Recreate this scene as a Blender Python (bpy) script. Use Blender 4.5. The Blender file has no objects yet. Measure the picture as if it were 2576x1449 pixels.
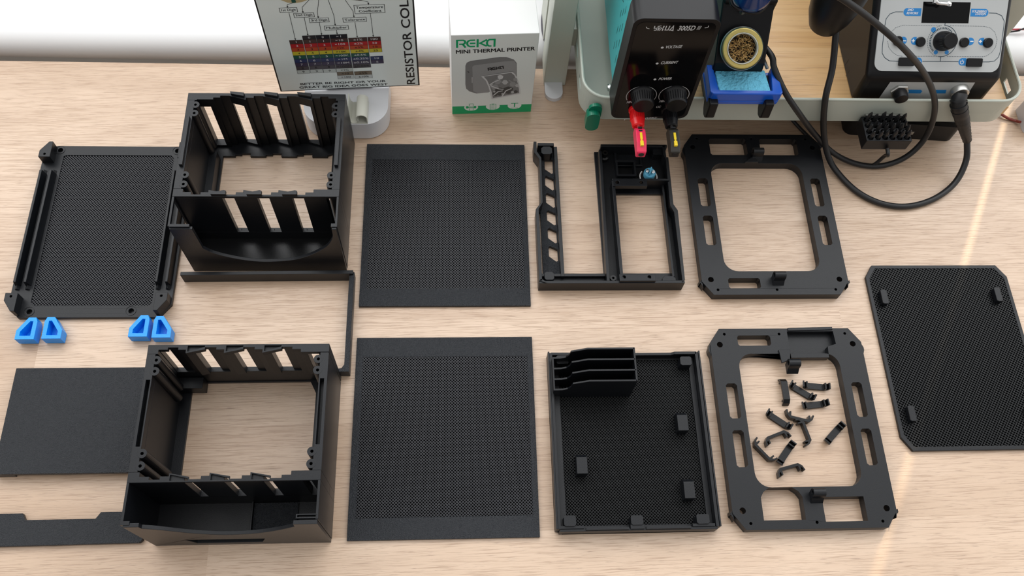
import bpy, bmesh, math, random
from mathutils import Vector, Matrix
from mathutils.geometry import tessellate_polygon

# ---------------------------------------------------------------- camera
S = bpy.context.scene
C = S.collection
MM = 0.001
FPX, PITCH, ROLL, CAMH, YAW = 2245.0, math.radians(64.31), math.radians(6.66), 764.0, -0.1325
def _basis():
    fw = Vector((0, math.cos(PITCH), -math.sin(PITCH))); rt = Vector((1, 0, 0)); up = rt.cross(fw)
    r = math.cos(ROLL) * rt + math.sin(ROLL) * up
    u = -math.sin(ROLL) * rt + math.cos(ROLL) * up
    R = Matrix.Rotation(YAW, 3, 'Z')
    return R @ fw, R @ r, R @ u
FW, RT, UP = _basis()
cam = bpy.data.cameras.new('camera')
cam.sensor_width = 36.0
cam.lens = 36.0 * FPX / 2576.0
cam.clip_start = 0.01
cam_o = bpy.data.objects.new('camera', cam); C.objects.link(cam_o)
m = Matrix((RT, UP, -FW)).transposed().to_4x4(); m.translation = Vector((0, 0, CAMH * MM))
cam_o.matrix_world = m
S.camera = cam_o

# ---------------------------------------------------------------- world, sun, window light, exposure
S.view_settings.view_transform = 'Standard'
S.view_settings.look = 'None'
S.view_settings.gamma = 1.0
S.view_settings.use_curve_mapping = False
S.view_settings.exposure = 0.0
S.cycles.use_denoising = True
S.cycles.max_bounces = 6
w = bpy.data.worlds.new('room_ambience'); S.world = w; w.use_nodes = True
# the rest of the room: dim behind the camera and overhead, brighter low down towards the window wall
wn_ = w.node_tree; tcw = wn_.nodes.new('ShaderNodeTexCoord'); sxw = wn_.nodes.new('ShaderNodeSeparateXYZ'); wn_.links.new(tcw.outputs['Generated'], sxw.inputs[0])
crw = wn_.nodes.new('ShaderNodeValToRGB'); crw.color_ramp.elements[0].position = 0.0; crw.color_ramp.elements[0].color = (0.42, 0.41, 0.40, 1)
crw.color_ramp.elements[1].position = 1.0; crw.color_ramp.elements[1].color = (3.3, 3.35, 3.45, 1)
e_ = crw.color_ramp.elements.new(0.5); e_.color = (2.25, 2.24, 2.22, 1)
e2_ = crw.color_ramp.elements.new(0.64); e2_.color = (3.0, 3.03, 3.08, 1)
mrw = wn_.nodes.new('ShaderNodeMapRange'); mrw.inputs['From Min'].default_value = -1.0; mrw.inputs['From Max'].default_value = 1.0
wn_.links.new(sxw.outputs[1], mrw.inputs['Value']); wn_.links.new(mrw.outputs[0], crw.inputs[0]); wn_.links.new(crw.outputs[0], wn_.nodes['Background'].inputs[0])
wn_.nodes['Background'].inputs[1].default_value = 0.60
# low sun outside, coming through the gap between the two added sun blockers
sun = bpy.data.lights.new('sun', 'SUN'); sun.energy = 3.2; sun.angle = math.radians(0.5); sun.color = (1.0, 0.80, 0.52)
so = bpy.data.objects.new('sun', sun); C.objects.link(so)
sd = Vector((-0.457 * math.cos(math.radians(38)), -0.889 * math.cos(math.radians(38)), -math.sin(math.radians(38))))
so.rotation_euler = sd.to_track_quat('-Z', 'Y').to_euler(); so.location = (1.5, 2.5, 2.0)
# window daylight, emitted on the room side of the added sun blockers
ar = bpy.data.lights.new('window_daylight', 'AREA'); ar.shape = 'RECTANGLE'; ar.size = 2.9; ar.size_y = 1.1
ar.energy = 31.0; ar.color = (0.97, 0.985, 1.0)
ao = bpy.data.objects.new('window_daylight', ar); C.objects.link(ao)
ao.location = (0.15, 0.87, 0.62)
ao.rotation_euler = Vector((0.0, -1.0, -0.30)).to_track_quat('-Z', 'Y').to_euler()

# ---------------------------------------------------------------- helpers
def ray(px, py):
    return FW + RT * ((px - 1288.0) / FPX) - UP * ((py - 724.5) / FPX)
def at(px, py, z=0.0):
    d = ray(px, py); t = (z - CAMH) / d.z
    return Vector((d.x * t, d.y * t, z))
class Plane:
    "a flat face standing in the room: origin p, unit axes a (along) and b (up the face)"
    def __init__(s, p, a, b):
        s.p = Vector(p); s.a = Vector(a).normalized(); s.b = Vector(b).normalized(); s.n = s.a.cross(s.b).normalized()
    def hit(s, px, py):
        d = ray(px, py); o = Vector((0, 0, CAMH))
        t = (s.p - o).dot(s.n) / d.dot(s.n)
        return o + d * t
    def uv(s, px, py):
        q = s.hit(px, py) - s.p
        return (q.dot(s.a), q.dot(s.b))
    def M(s, off=0.0):
        m = Matrix((s.a, s.b, s.n)).transposed().to_4x4(); m.translation = s.p + s.n * off
        return m

ORG = {}
def rrect(x0, x1, y0, y1, r, n=5):
    pts = []
    for cx, cy, a0 in ((x1 - r, y1 - r, 0), (x0 + r, y1 - r, 90), (x0 + r, y0 + r, 180), (x1 - r, y0 + r, 270)):
        for i in range(n + 1):
            a = math.radians(a0 + 90 * i / n); pts.append((cx + r * math.cos(a), cy + r * math.sin(a)))
    return pts
def circ(cx, cy, r, n=20, ry=None):
    ry = r if ry is None else ry
    return [(cx + r * math.cos(2 * math.pi * i / n), cy + ry * math.sin(2 * math.pi * i / n)) for i in range(n)]
def rect(x0, x1, y0, y1): return [(x0, y0), (x1, y0), (x1, y1), (x0, y1)]
def cham(x0, x1, y0, y1, c):
    return [(x0 + c, y0), (x1 - c, y0), (x1, y0 + c), (x1, y1 - c), (x1 - c, y1), (x0 + c, y1), (x0, y1 - c), (x0, y0 + c)]

class MB:
    def __init__(s): s.v = []; s.f = []; s.mi = []; s.m = 0
    def add(s, vs, fs, T=None):
        o = len(s.v)
        for p in vs:
            p = Vector(p); s.v.append(T @ p if T is not None else p)
        for f in fs: s.f.append([o + i for i in f]); s.mi.append(s.m)
        return s
    def prism(s, outer, z0, z1, holes=(), T=None):
        loops = [list(outer)] + [list(h) for h in holes]
        tri = tessellate_polygon([[Vector((a, b, 0)) for a, b in l] for l in loops])
        flat = [p for l in loops for p in l]; n = len(flat)
        vs = [(a, b, z0) for a, b in flat] + [(a, b, z1) for a, b in flat]
        fs = [tuple(t) for t in tri] + [tuple(n + i for i in t) for t in tri]
        k = 0
        for l in loops:
            c = len(l)
            for i in range(c):
                j = (i + 1) % c; fs.append((k + i, k + j, n + k + j, n + k + i))
            k += c
        return s.add(vs, fs, T)
    def flat(s, outer, z=0.0, holes=(), T=None):
        loops = [list(outer)] + [list(h) for h in holes]
        tri = tessellate_polygon([[Vector((a, b, 0)) for a, b in l] for l in loops])
        flat = [p for l in loops for p in l]
        return s.add([(a, b, z) for a, b in flat], [tuple(t) for t in tri], T)
    def box(s, x0, x1, y0, y1, z0, z1, T=None): return s.prism(rect(x0, x1, y0, y1), z0, z1, (), T)
    def wallx(s, pts, x0, x1, holes=()):
        "outline in (y,z), thickness along x"
        T = Matrix(((0, 0, 1, 0), (1, 0, 0, 0), (0, 1, 0, 0), (0, 0, 0, 1)))
        return s.prism(pts, x0, x1, holes, T)
    def wally(s, pts, y0, y1, holes=()):
        "outline in (x,z), thickness along y"
        T = Matrix(((1, 0, 0, 0), (0, 0, 1, 0), (0, 1, 0, 0), (0, 0, 0, 1)))
        return s.prism(pts, y0, y1, holes, T)
    def lathe(s, prof, n=28, T=None, cap=True):
        vs = []; fs = []
        for r, z in prof:
            for i in range(n):
                a = 2 * math.pi * i / n; vs.append((r * math.cos(a), r * math.sin(a), z))
        for k in range(len(prof) - 1):
            for i in range(n):
                j = (i + 1) % n; fs.append((k * n + i, k * n + j, (k + 1) * n + j, (k + 1) * n + i))
        if cap:
            fs.append(tuple(range(n))); fs.append(tuple((len(prof) - 1) * n + i for i in range(n)))
        return s.add(vs, fs, T)
    def tube(s, pts, r, n=12, cap=True):
        pts = [Vector(p) for p in pts]; rs = r if isinstance(r, (list, tuple)) else [r] * len(pts)
        vs = []; fs = []; up = None
        for k, p in enumerate(pts):
            t = (pts[min(k + 1, len(pts) - 1)] - pts[max(k - 1, 0)]).normalized()
            if up is None:
                up = Vector((0, 0, 1)) if abs(t.z) < 0.9 else Vector((1, 0, 0))
            up = (up - t * up.dot(t)).normalized(); sd_ = t.cross(up)
            for i in range(n):
                a = 2 * math.pi * i / n; vs.append(p + (up * math.cos(a) + sd_ * math.sin(a)) * rs[k])
        for k in range(len(pts) - 1):
            for i in range(n):
                j = (i + 1) % n; fs.append((k * n + i, k * n + j, (k + 1) * n + j, (k + 1) * n + i))
        if cap: fs.append(tuple(range(n))); fs.append(tuple((len(pts) - 1) * n + i for i in range(n)))
        return s.add(vs, fs)
    def stroke(s, pts, wd, T, close=False, z=0.0):
        "flat line of width wd along 2-D points"
        P = [Vector((a, b)) for a, b in pts]
        if close: P = P + [P[0]]
        L = []; Rr = []
        for i, p in enumerate(P):
            if close and i in (0, len(P) - 1): d0 = (P[0] - P[-2]).normalized(); d1 = (P[1] - P[0]).normalized()
            else:
                d1 = (P[min(i + 1, len(P) - 1)] - P[min(i, len(P) - 2)]).normalized(); d0 = (P[max(i, 1)] - P[max(i - 1, 0)]).normalized()
            n0 = Vector((-d0.y, d0.x)); n1 = Vector((-d1.y, d1.x)); nn = (n0 + n1)
            nn = nn.normalized() if nn.length > 1e-4 else n1
            k = (wd / 2) / max(0.35, nn.dot(n1))
            L.append(p + nn * k); Rr.append(p - nn * k)
        n = len(P)
        return s.add([(q.x, q.y, z) for q in L] + [(q.x, q.y, z) for q in Rr], [(i, i + 1, n + i + 1, n + i) for i in range(n - 1)], T)
    def text(s, body, bl, br, h, T, bold=0.0, shear=0.0, z=0.0, mono=False):
        "lettering from baseline start bl to end br (2-D), cap height h"
        cu = bpy.data.curves.new('t', 'FONT'); cu.body = body; cu.size = 1.0; cu.shear = shear; cu.resolution_u = 3
        if mono: cu.space_character = 1.1
        o = bpy.data.objects.new('t', cu); me = bpy.data.meshes.new_from_object(o)
        if not me.vertices: return s
        xs = [v.co.x for v in me.vertices]; x0, x1 = min(xs), max(xs)
        ref = bpy.data.curves.new('t', 'FONT'); ref.body = 'H'; ro = bpy.data.objects.new('t', ref); rm = bpy.data.meshes.new_from_object(ro)
        hh = max(v.co.y for v in rm.vertices)
        bl = Vector(bl); br = Vector(br); ax = (br - bl) / max(1e-6, x1 - x0); dn = (br - bl).normalized(); ay = Vector((-dn.y, dn.x)) * h / hh
        fs0 = [tuple(p.vertices) for p in me.polygons]; nv_ = len(me.vertices); vs = []; fs = []
        shifts = [(0, 0)] if bold < 0.005 else [(-1, -0.6), (1, -0.6), (-1, 0.6), (1, 0.6)]
        e_ = bold * h * 1.1
        for k, (sx_, sy_) in enumerate(shifts):
            for v in me.vertices:
                q = bl + ax * (v.co.x - x0) + ay * v.co.y + dn * (sx_ * e_) + ay.normalized() * (sy_ * e_); vs.append((q.x, q.y, z + 0.004 * k))
            fs += [tuple(i_ + k * nv_ for i_ in f_) for f_ in fs0]
        bpy.data.objects.remove(o); bpy.data.objects.remove(ro); bpy.data.meshes.remove(me); bpy.data.meshes.remove(rm)
        return s.add(vs, fs, T)
    def build(s, name, mats, parent=None, bevel=0.0, seg=2, smooth=False, org=None, fixn=True):
        me = bpy.data.meshes.new(name)
        if parent is not None and org is None: o3 = ORG[parent.name]
        else:
            if org is None:
                xs = [p.x for p in s.v]; ys = [p.y for p in s.v]; zs = [p.z for p in s.v]
                org = ((min(xs) + max(xs)) / 2, (min(ys) + max(ys)) / 2, min(zs))
            o3 = Vector(org)
        me.from_pydata([tuple((p - o3) * MM) for p in s.v], [], s.f)
        if not isinstance(mats, (list, tuple)): mats = [mats]
        for mt in mats: me.materials.append(mt)
        me.polygons.foreach_set('material_index', s.mi)
        if fixn:
            bm = bmesh.new(); bm.from_mesh(me); bmesh.ops.recalc_face_normals(bm, faces=bm.faces); bm.to_mesh(me); bm.free()
        if smooth:
            me.polygons.foreach_set('use_smooth', [True] * len(me.polygons)); me.set_sharp_from_angle(angle=math.radians(35))
        me.update()
        o = bpy.data.objects.new(name, me); C.objects.link(o)
        if parent is not None: o.parent = parent
        else: o.location = o3 * MM
        ORG[o.name] = o3
        if bevel:
            b = o.modifiers.new('bevel', 'BEVEL'); b.width = bevel * MM; b.segments = seg; b.limit_method = 'ANGLE'; b.angle_limit = math.radians(40)
            b.harden_normals = False
        return o
def thing(name, label, cat, org, group=None):
    o = bpy.data.objects.new(name, None); C.objects.link(o); o.location = Vector(org) * MM; o.empty_display_size = 0.01
    ORG[o.name] = Vector(org); o['label'] = label; o['category'] = cat
    if group: o['group'] = group
    return o
def tag(o, label, cat, group=None):
    o['label'] = label; o['category'] = cat
    if group: o['group'] = group
    return o
def struct(o): o['kind'] = 'structure'; return o
def lab(o, l): o['label'] = l; return o
def copy_tree(o, parent=None):
    c = o.copy(); C.objects.link(c)
    if parent is not None: c.parent = parent
    for ch in [q for q in o.children]: copy_tree(ch, c)
    return c
def spline(pts, k=8):
    P = [Vector(p) for p in pts]; P = [2 * P[0] - P[1]] + P + [2 * P[-1] - P[-2]]; out = []
    for i in range(1, len(P) - 2):
        for j in range(k):
            t = j / k; a, b, c, d = P[i - 1], P[i], P[i + 1], P[i + 2]
            out.append(0.5 * ((2 * b) + (c - a) * t + (2 * a - 5 * b + 4 * c - d) * t * t + (3 * b - a - 3 * c + d) * t ** 3))
    out.append(P[-2]); return out

# ---------------------------------------------------------------- materials
def mat(name, col, rough=0.5, metal=0.0, spec=0.5, bump=None, coat=0.0, var=0.0, emit=None, trans=0.0):
    m_ = bpy.data.materials.new(name); m_.use_nodes = True; nt = m_.node_tree; b = nt.nodes['Principled BSDF']
    b.inputs['Base Color'].default_value = (*col, 1); b.inputs['Roughness'].default_value = rough; b.inputs['Metallic'].default_value = metal
    b.inputs['Specular IOR Level'].default_value = spec; b.inputs['Coat Weight'].default_value = coat
    tc = nt.nodes.new('ShaderNodeTexCoord')
    if var:
        nz = nt.nodes.new('ShaderNodeTexNoise'); nz.inputs['Scale'].default_value = 60; nz.inputs['Detail'].default_value = 5
        nt.links.new(tc.outputs['Object'], nz.inputs['Vector'])
        mx = nt.nodes.new('ShaderNodeMix'); mx.data_type = 'RGBA'
        mx.inputs[6].default_value = (*[c * (1 - var) for c in col], 1); mx.inputs[7].default_value = (*[min(1, c * (1 + var)) for c in col], 1)
        nt.links.new(nz.outputs['Fac'], mx.inputs[0]); nt.links.new(mx.outputs[2], b.inputs['Base Color'])
    if bump:
        sc, st, dist = bump
        nz = nt.nodes.new('ShaderNodeTexNoise'); nz.inputs['Scale'].default_value = sc; nz.inputs['Detail'].default_value = 2
        nt.links.new(tc.outputs['Object'], nz.inputs['Vector'])
        bp = nt.nodes.new('ShaderNodeBump'); bp.inputs['Strength'].default_value = st; bp.inputs['Distance'].default_value = dist
        nt.links.new(nz.outputs['Fac'], bp.inputs['Height']); nt.links.new(bp.outputs['Normal'], b.inputs['Normal'])
    return m_

PLA = mat('black_printed_plastic', (0.0040, 0.0048, 0.0066), 0.38, 0, 0.34, (1800, 0.4, 0.0002))
PLA_TEX = mat('black_textured_printed_plastic', (0.012, 0.014, 0.018), 0.36, 0, 0.38, (1500, 1.0, 0.0009))
PLA_GLOSS = mat('black_smooth_printed_plastic', (0.0035, 0.0037, 0.0042), 0.26, 0, 0.30, (1500, 0.4, 0.0002))
PLA_DARK = mat('black_backing_plastic', (0.003, 0.003, 0.0035), 0.7, 0, 0.2)
STRAND = mat('black_infill_strand', (0.028, 0.029, 0.034), 0.38, 0, 0.4)
BLUE = mat('bright_blue_printed_plastic', (0.0, 0.27, 0.84), 0.38, 0, 0.5, (900, 0.6, 0.0003))
WHITE_PAINT = mat('white_satin_paint', (0.80, 0.80, 0.80), 0.55)
BLACK_PLASTIC = mat('black_moulded_plastic', (0.005, 0.005, 0.006), 0.38, 0, 0.26, (2500, 0.15, 0.0001))
BLACK_GLASS = mat('black_glossy_panel', (0.003, 0.003, 0.0034), 0.09, 0, 0.15)
RUBBER = mat('black_cable_rubber', (0.008, 0.008, 0.009), 0.45, 0, 0.45)
TRAY_PAINT = mat('pale_sage_powder_coat', (0.46, 0.49, 0.43), 0.38, 0, 0.5, (1500, 0.15, 0.0001))
LEG_PAINT = mat('pale_sage_leg_paint', (0.50, 0.52, 0.45), 0.45, 0, 0.5, (900, 0.1, 0.0001))
TEAL = mat('teal_painted_steel', (0.045, 0.42, 0.44), 0.35, 0, 0.5, (1200, 0.2, 0.0001))
CHROME = mat('polished_steel', (0.80, 0.80, 0.80), 0.14, 1.0)
STEEL = mat('brushed_zinc', (0.52, 0.52, 0.50), 0.38, 1.0)
WHITE_PRINT = mat('grey_white_print', (0.55, 0.56, 0.57), 0.5)
BLACK_PRINT = mat('black_print', (0.006, 0.006, 0.008), 0.5)
RED = mat('red_plastic', (0.70, 0.010, 0.012), 0.28, 0, 0.5)
PINK = mat('crimson_plastic', (0.75, 0.025, 0.09), 0.35, 0, 0.5)
YELLOW = mat('yellow_plastic', (0.80, 0.58, 0.02), 0.4)
CARD_WHITE = mat('white_card', (0.74, 0.74, 0.73), 0.55)
CARD_GREY = mat('white_printed_card_face', (0.78, 0.81, 0.78), 0.45)
GREEN_PRINT = mat('green_print', (0.0, 0.36, 0.13), 0.45)
GREEN_PLASTIC = mat('dark_green_plastic', (0.0, 0.155, 0.085), 0.35)
SPONGE = mat('light_blue_sponge', (0.17, 0.56, 0.78), 0.9, 0, 0.2, (260, 1.0, 0.004))
HOLDER_BLUE = mat('royal_blue_plastic', (0.004, 0.085, 0.50), 0.3)
NAVY = mat('navy_glossy_plastic', (0.004, 0.035, 0.16), 0.2)
BRASS = mat('brass_wool', (0.62, 0.40, 0.16), 0.3, 0.8)
OLIVE = mat('yellow_anodised_ring', (0.55, 0.43, 0.13), 0.4, 0.3)
STATION_FACE = mat('light_grey_panel_film', (0.44, 0.455, 0.455), 0.4, 0, 0.5, (3000, 0.1, 0.0001))
STATION_BLUE = mat('blue_panel_print', (0.010, 0.19, 0.50), 0.45)
STATION_LINE = mat('dark_teal_panel_print', (0.012, 0.035, 0.055), 0.5)
WHITE_PLASTIC = mat('white_plastic', (0.66, 0.665, 0.69), 0.42)
CREAM = mat('cream_plastic', (0.60, 0.60, 0.53), 0.42)
SIGN_FACE = mat('pale_laminated_paper', (0.74, 0.80, 0.78), 0.22, 0, 0.5)
SKY_BLUE = mat('sky_blue_plastic', (0.10, 0.36, 0.52), 0.3)
COPPER = mat('copper_brown_insulation', (0.20, 0.03, 0.018), 0.4)
SCREEN = mat('dim_brown_screen', (0.045, 0.035, 0.03), 0.15)
GREY_PLASTIC = mat('grey_plastic', (0.10, 0.10, 0.10), 0.45)

def wood(name, planks, c1, c2, streak, rot, gx=15.0, gy=900.0, rough=0.36, pw=0.0985, seed=0.0, plank_seed=0.0):
    m_ = bpy.data.materials.new(name); m_.use_nodes = True; nt = m_.node_tree; N = nt.nodes.new; Lk = nt.links.new
    b = nt.nodes['Principled BSDF']; b.inputs['Roughness'].default_value = rough; b.inputs['Specular IOR Level'].default_value = 0.8
    tc = N('ShaderNodeTexCoord'); mp = N('ShaderNodeMapping'); mp.inputs['Rotation'].default_value = (0, 0, rot); mp.inputs['Location'].default_value = (seed, seed, 0)
    Lk(tc.outputs['Object'], mp.inputs['Vector'])
    sep = N('ShaderNodeSeparateXYZ'); Lk(mp.outputs[0], sep.inputs[0])
    def mth(op, a, bb=None):
        q = N('ShaderNodeMath'); q.operation = op
        for i, x in enumerate((a, bb)):
            if x is None: continue
            if isinstance(x, (int, float)): q.inputs[i].default_value = x
            else: Lk(x, q.inputs[i])
        return q.outputs[0]
    row = mth('FLOOR', mth('DIVIDE', mth('ADD', sep.outputs[1], planks), pw))
    rnd = N('ShaderNodeTexWhiteNoise'); rnd.noise_dimensions = '1D'; Lk(row, rnd.inputs['W'])
    col = mth('FLOOR', mth('DIVIDE', mth('ADD', sep.outputs[0], mth('MULTIPLY', rnd.outputs['Value'], 3.0)), 0.74))
    idn = mth('ADD', mth('ADD', mth('MULTIPLY', row, 7.31), mth('MULTIPLY', col, 3.77)), plank_seed)
    rn2 = N('ShaderNodeTexWhiteNoise'); rn2.noise_dimensions = '1D'; Lk(idn, rn2.inputs['W'])
    def noise(sx, sy, det, dist=0.0, off=True):
        cb = N('ShaderNodeCombineXYZ')
        Lk(mth('MULTIPLY', sep.outputs[0], sx), cb.inputs[0]); Lk(mth('MULTIPLY', sep.outputs[1], sy), cb.inputs[1])
        Lk(mth('MULTIPLY', idn, 1.7) if off else sep.outputs[2], cb.inputs[2])
        nz = N('ShaderNodeTexNoise'); nz.inputs['Scale'].default_value = 1.0; nz.inputs['Detail'].default_value = det; nz.inputs['Distortion'].default_value = dist
        Lk(cb.outputs[0], nz.inputs['Vector']); return nz.outputs['Fac']
    def ramp(fac, a, bb):
        r = N('ShaderNodeMapRange'); r.inputs['From Min'].default_value = a; r.inputs['From Max'].default_value = bb; Lk(fac, r.inputs['Value']); return r.outputs[0]
    def mix(fac, ca, cb_):
        q = N('ShaderNodeMix'); q.data_type = 'RGBA'; Lk(fac, q.inputs[0])
        for i, x in ((6, ca), (7, cb_)):
            if isinstance(x, tuple): q.inputs[i].default_value = (*x, 1)
            else: Lk(x, q.inputs[i])
        return q.outputs[2]
    broad = ramp(noise(gx * 0.5, gy * 0.045, 3, 0.4), 0.32, 0.68)
    base = mix(mth('ADD', mth('MULTIPLY', broad, 0.40), mth('MULTIPLY', mth('SUBTRACT', rn2.outputs['Value'], 0.05), 0.65)), c1, c2)
    fine = ramp(noise(gx * 2.2, gy * 1.0, 4, 0.5), 0.50, 0.72)
    base = mix(mth('MULTIPLY', fine, 0.55), base, streak)
    hair = ramp(noise(gx * 5, gy * 1.7, 3, 0.3), 0.60, 0.74)
    base = mix(mth('MULTIPLY', hair, 0.50), base, tuple(x * 0.55 for x in streak))
    Lk(base, b.inputs['Base Color'])
    bp = N('ShaderNodeBump'); bp.inputs['Strength'].default_value = 0.25; bp.inputs['Distance'].default_value = 0.0006
    inv = mth('SUBTRACT', 1.0, mth('MAXIMUM', fine, hair)); Lk(inv, bp.inputs['Height']); Lk(bp.outputs['Normal'], b.inputs['Normal'])
    return m_
OAK = wood('pale_oak_laminate', 0.0910, (0.62, 0.46, 0.335), (0.43, 0.29, 0.19), (0.25, 0.14, 0.075), math.radians(-1.0), plank_seed=1.37)
BAMBOO = wood('bamboo_board', 0.0, (0.66, 0.42, 0.20), (0.56, 0.32, 0.125), (0.40, 0.20, 0.07), 0.0, 4.0, 260.0, 0.35, 0.021)

# ================================================================ setting
def structure_all():
    # floor far below, wall under the sill, wall above with the window
    struct(MB().box(-2500, 2500, -2500, 2600, -760, -740).build('floor', mat('grey_floor', (0.18, 0.16, 0.14), 0.6)))
    wl = mat('white_wall_paint', (0.62, 0.60, 0.57), 0.7, 0, 0.3, (40, 0.1, 0.001))
    W = MB()
    W.wally(rect(-2400, 2400, -740, 1800), 925, 1100, [rect(-900, 1180, 60, 1700)])
    W.box(-2400, 2400, 668, 925, -740, -38)
    W.build('wall_back', wl)
    struct(bpy.data.objects['wall_back'])
    # rounded white sill: bullnose towards the desk, running slightly askew to the desk edge
    prof = [(0, 0)]
    y0 = 641.0; R_ = 22.0
    pts = []
    for i in range(13):
        a = math.radians(270 - 15 * i); pts.append((y0 + R_ + R_ * math.cos(a), -6 + R_ * math.sin(a)))
    pts += [(926, 16), (926, -28)]
    sl = MB(); sl.wallx(pts, -1300, 1500); o = sl.build('trim_1', WHITE_PAINT, None, 0, smooth=True)
    o.rotation_euler = (0, 0, math.radians(-0.45)); struct(o)
    # window frame, and two unseen sheets added to block all but a sun streak
    fr = MB()
    fr.wally(rect(-900, 1180, 60, 1700), 985, 1020, [rect(-850, 90, 105, 1650), rect(150, 1130, 105, 1650)])
    f = struct(fr.build('window_1', WHITE_PAINT, None, 1.0))
    gl = MB(); gl.box(-850, 90, 1000, 1004, 105, 1650); gl.box(150, 1130, 1000, 1004, 105, 1650)
    gm = bpy.data.materials.new('window_glass'); gm.use_nodes = True; gt = gm.node_tree
    tr = gt.nodes.new('ShaderNodeBsdfTransparent'); gs = gt.nodes.new('ShaderNodeBsdfGlossy'); gs.inputs['Roughness'].default_value = 0.02
    mx = gt.nodes.new('ShaderNodeMixShader'); mx.inputs[0].default_value = 0.06
    gt.links.new(tr.outputs[0], mx.inputs[1]); gt.links.new(gs.outputs[0], mx.inputs[2]); gt.links.new(mx.outputs[0], gt.nodes['Material Output'].inputs[0])
    g = gl.build('pane', gm, f)
    bl = mat('white_sun_blocker', (0.75, 0.75, 0.74), 0.8)
    for nm, a, b_, l in (('sun_blocker', -905, 777, 'wide white sheet added to block the sun at the left and middle of the window'),
                         ('sun_blocker', 785, 1185, 'narrow white sheet added to block the sun at the right end of the window')):
        tag(MB().box(a, b_, 938, 941, 40, 1715).build(nm, bl), l, 'sun blocker')
structure_all()

# desk: slab with back edge slightly askew
d = thing('desk', 'long pale oak desk top under all the black printed parts', 'desk', (60, 130, -740))
top = MB(); top.prism([(-900, -300), (1100, -300), (1100, 621), (-900, 631.5)], -25, 0); top.build('desk_top', OAK, d, 0.8)
for x in (-820, 1020):
    for y in (-240, 560): MB().box(x - 25, x + 25, y - 25, y + 25, -740, -25).build('leg', WHITE_PAINT, d, 1)

# ================================================================ meshed sheets
def strands(mb, poly, z, wd, ht, pitch, ang, z2=None):
    "diagonal strands clipped to a convex outline"
    ca, sa = math.cos(ang), math.sin(ang)
    dirv = Vector((ca, sa)); nv = Vector((-sa, ca))
    P = [Vector(p) for p in poly]; ds = [p.dot(nv) for p in P]
    k = math.ceil(min(ds) / pitch)
    while k * pitch < max(ds):
        c = k * pitch; hits = []
        for i in range(len(P)):
            a, b = P[i], P[(i + 1) % len(P)]; da, db = a.dot(nv) - c, b.dot(nv) - c
            if (da < 0) != (db < 0): hits.append(a + (b - a) * (da / (da - db)))
        if len(hits) == 2 and (hits[0] - hits[1]).length > 0.6:
            a, b = hits
            if (b - a).dot(dirv) < 0: a, b = b, a
            o = nv * (wd / 2); t = nv * (wd * 0.3)
            q = [a - o, b - o, b + o, a + o]
            mb.add([(p.x, p.y, z) for p in q] + [((a - t).x, (a - t).y, z + ht), ((b - t).x, (b - t).y, z + ht), ((b + t).x, (b + t).y, z + ht), ((a + t).x, (a + t).y, z + ht)],
                   [(0, 1, 5, 4), (1, 2, 6, 5), (2, 3, 7, 6), (3, 0, 4, 7), (4, 5, 6, 7)])
        k += 1
def infill(parent, poly, z0, z1, pitch=1.90, wd=0.78, mt=None, a1=45, a2=-45, backing=True):
    if backing: MB().prism(poly, 0.3, 0.9).build('backing_layer', PLA_DARK, parent)
    mb = MB(); h = (z1 - z0) / 2
    strands(mb, poly, z0, wd, h * 1.6, pitch, math.radians(a1)); strands(mb, poly, z0 + h * 0.5, wd, h * 1.5, pitch, math.radians(a2))
    return mb.build('mesh_infill', mt or STRAND, parent, fixn=False)

def panel(x0, y0, label):
    t = thing('mesh_panel', label, 'panel', (x0 + 80, y0 + 90.5, 0))
    hole = rect(x0 + 6.3, x0 + 155.2, y0 + 18.3, y0 + 162)
    MB().prism(rect(x0, x0 + 160.2, y0, y0 + 181), 0, 3, [hole]).build('solid_border', PLA_TEX, t, 0.3)
    infill(t, hole, 1.3, 2.75)
    return t
panel(-94.6, 344.6, 'square black mesh panel lying right of the deep box that has raised tabs')
panel(-94.8, 132.0, 'square black mesh panel lying nearest the front, left of the card tray')

# ================================================================ left base plate
X0, X1, Y0, Y1 = -410.5, -265.0, 334.0, 520.2
t = thing('rail_base_plate', 'black mesh base plate with long side rails, lying above the blue clips', 'base plate', ((X0 + X1) / 2, 427, 0))
mesh = [(-391, 508), (-388, 509.3), (-287, 509.3), (-284, 506), (-283.2, 349), (-285.5, 346), (-388, 346), (-391, 349)]
oh = [circ(-395.4, 515.2, 2.4), circ(-281.6, 515.2, 2.4), circ(-390.6, 340.2, 2.4), circ(-300.3, 340.6, 2.4)]
outl = [(X0 + 11, Y0), (X1 - 10, Y0), (X1, Y0 + 13), (X1, Y1 - 13), (X1 - 10, Y1), (X0 + 11, Y1), (X0, Y1 - 13), (X0, Y0 + 13)]
MB().prism(outl, 0, 4, [mesh] + oh).build('base_frame', PLA, t, 0.35)
for x, y in ((-395.4, 515.2), (-281.6, 515.2), (-390.6, 340.2), (-300.3, 340.6)):
    MB().lathe([(4.6, 4.4), (4.6, 4.05), (2.6, 2.2), (2.4, 2.2), (2.3, 0.4), (0.1, 0.4)], 20, Matrix.Translation((x, y, 0)), False).build('screw_hole', PLA_GLOSS, t, smooth=True)
infill(t, mesh, 1.6, 3.4, 1.95)
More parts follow.
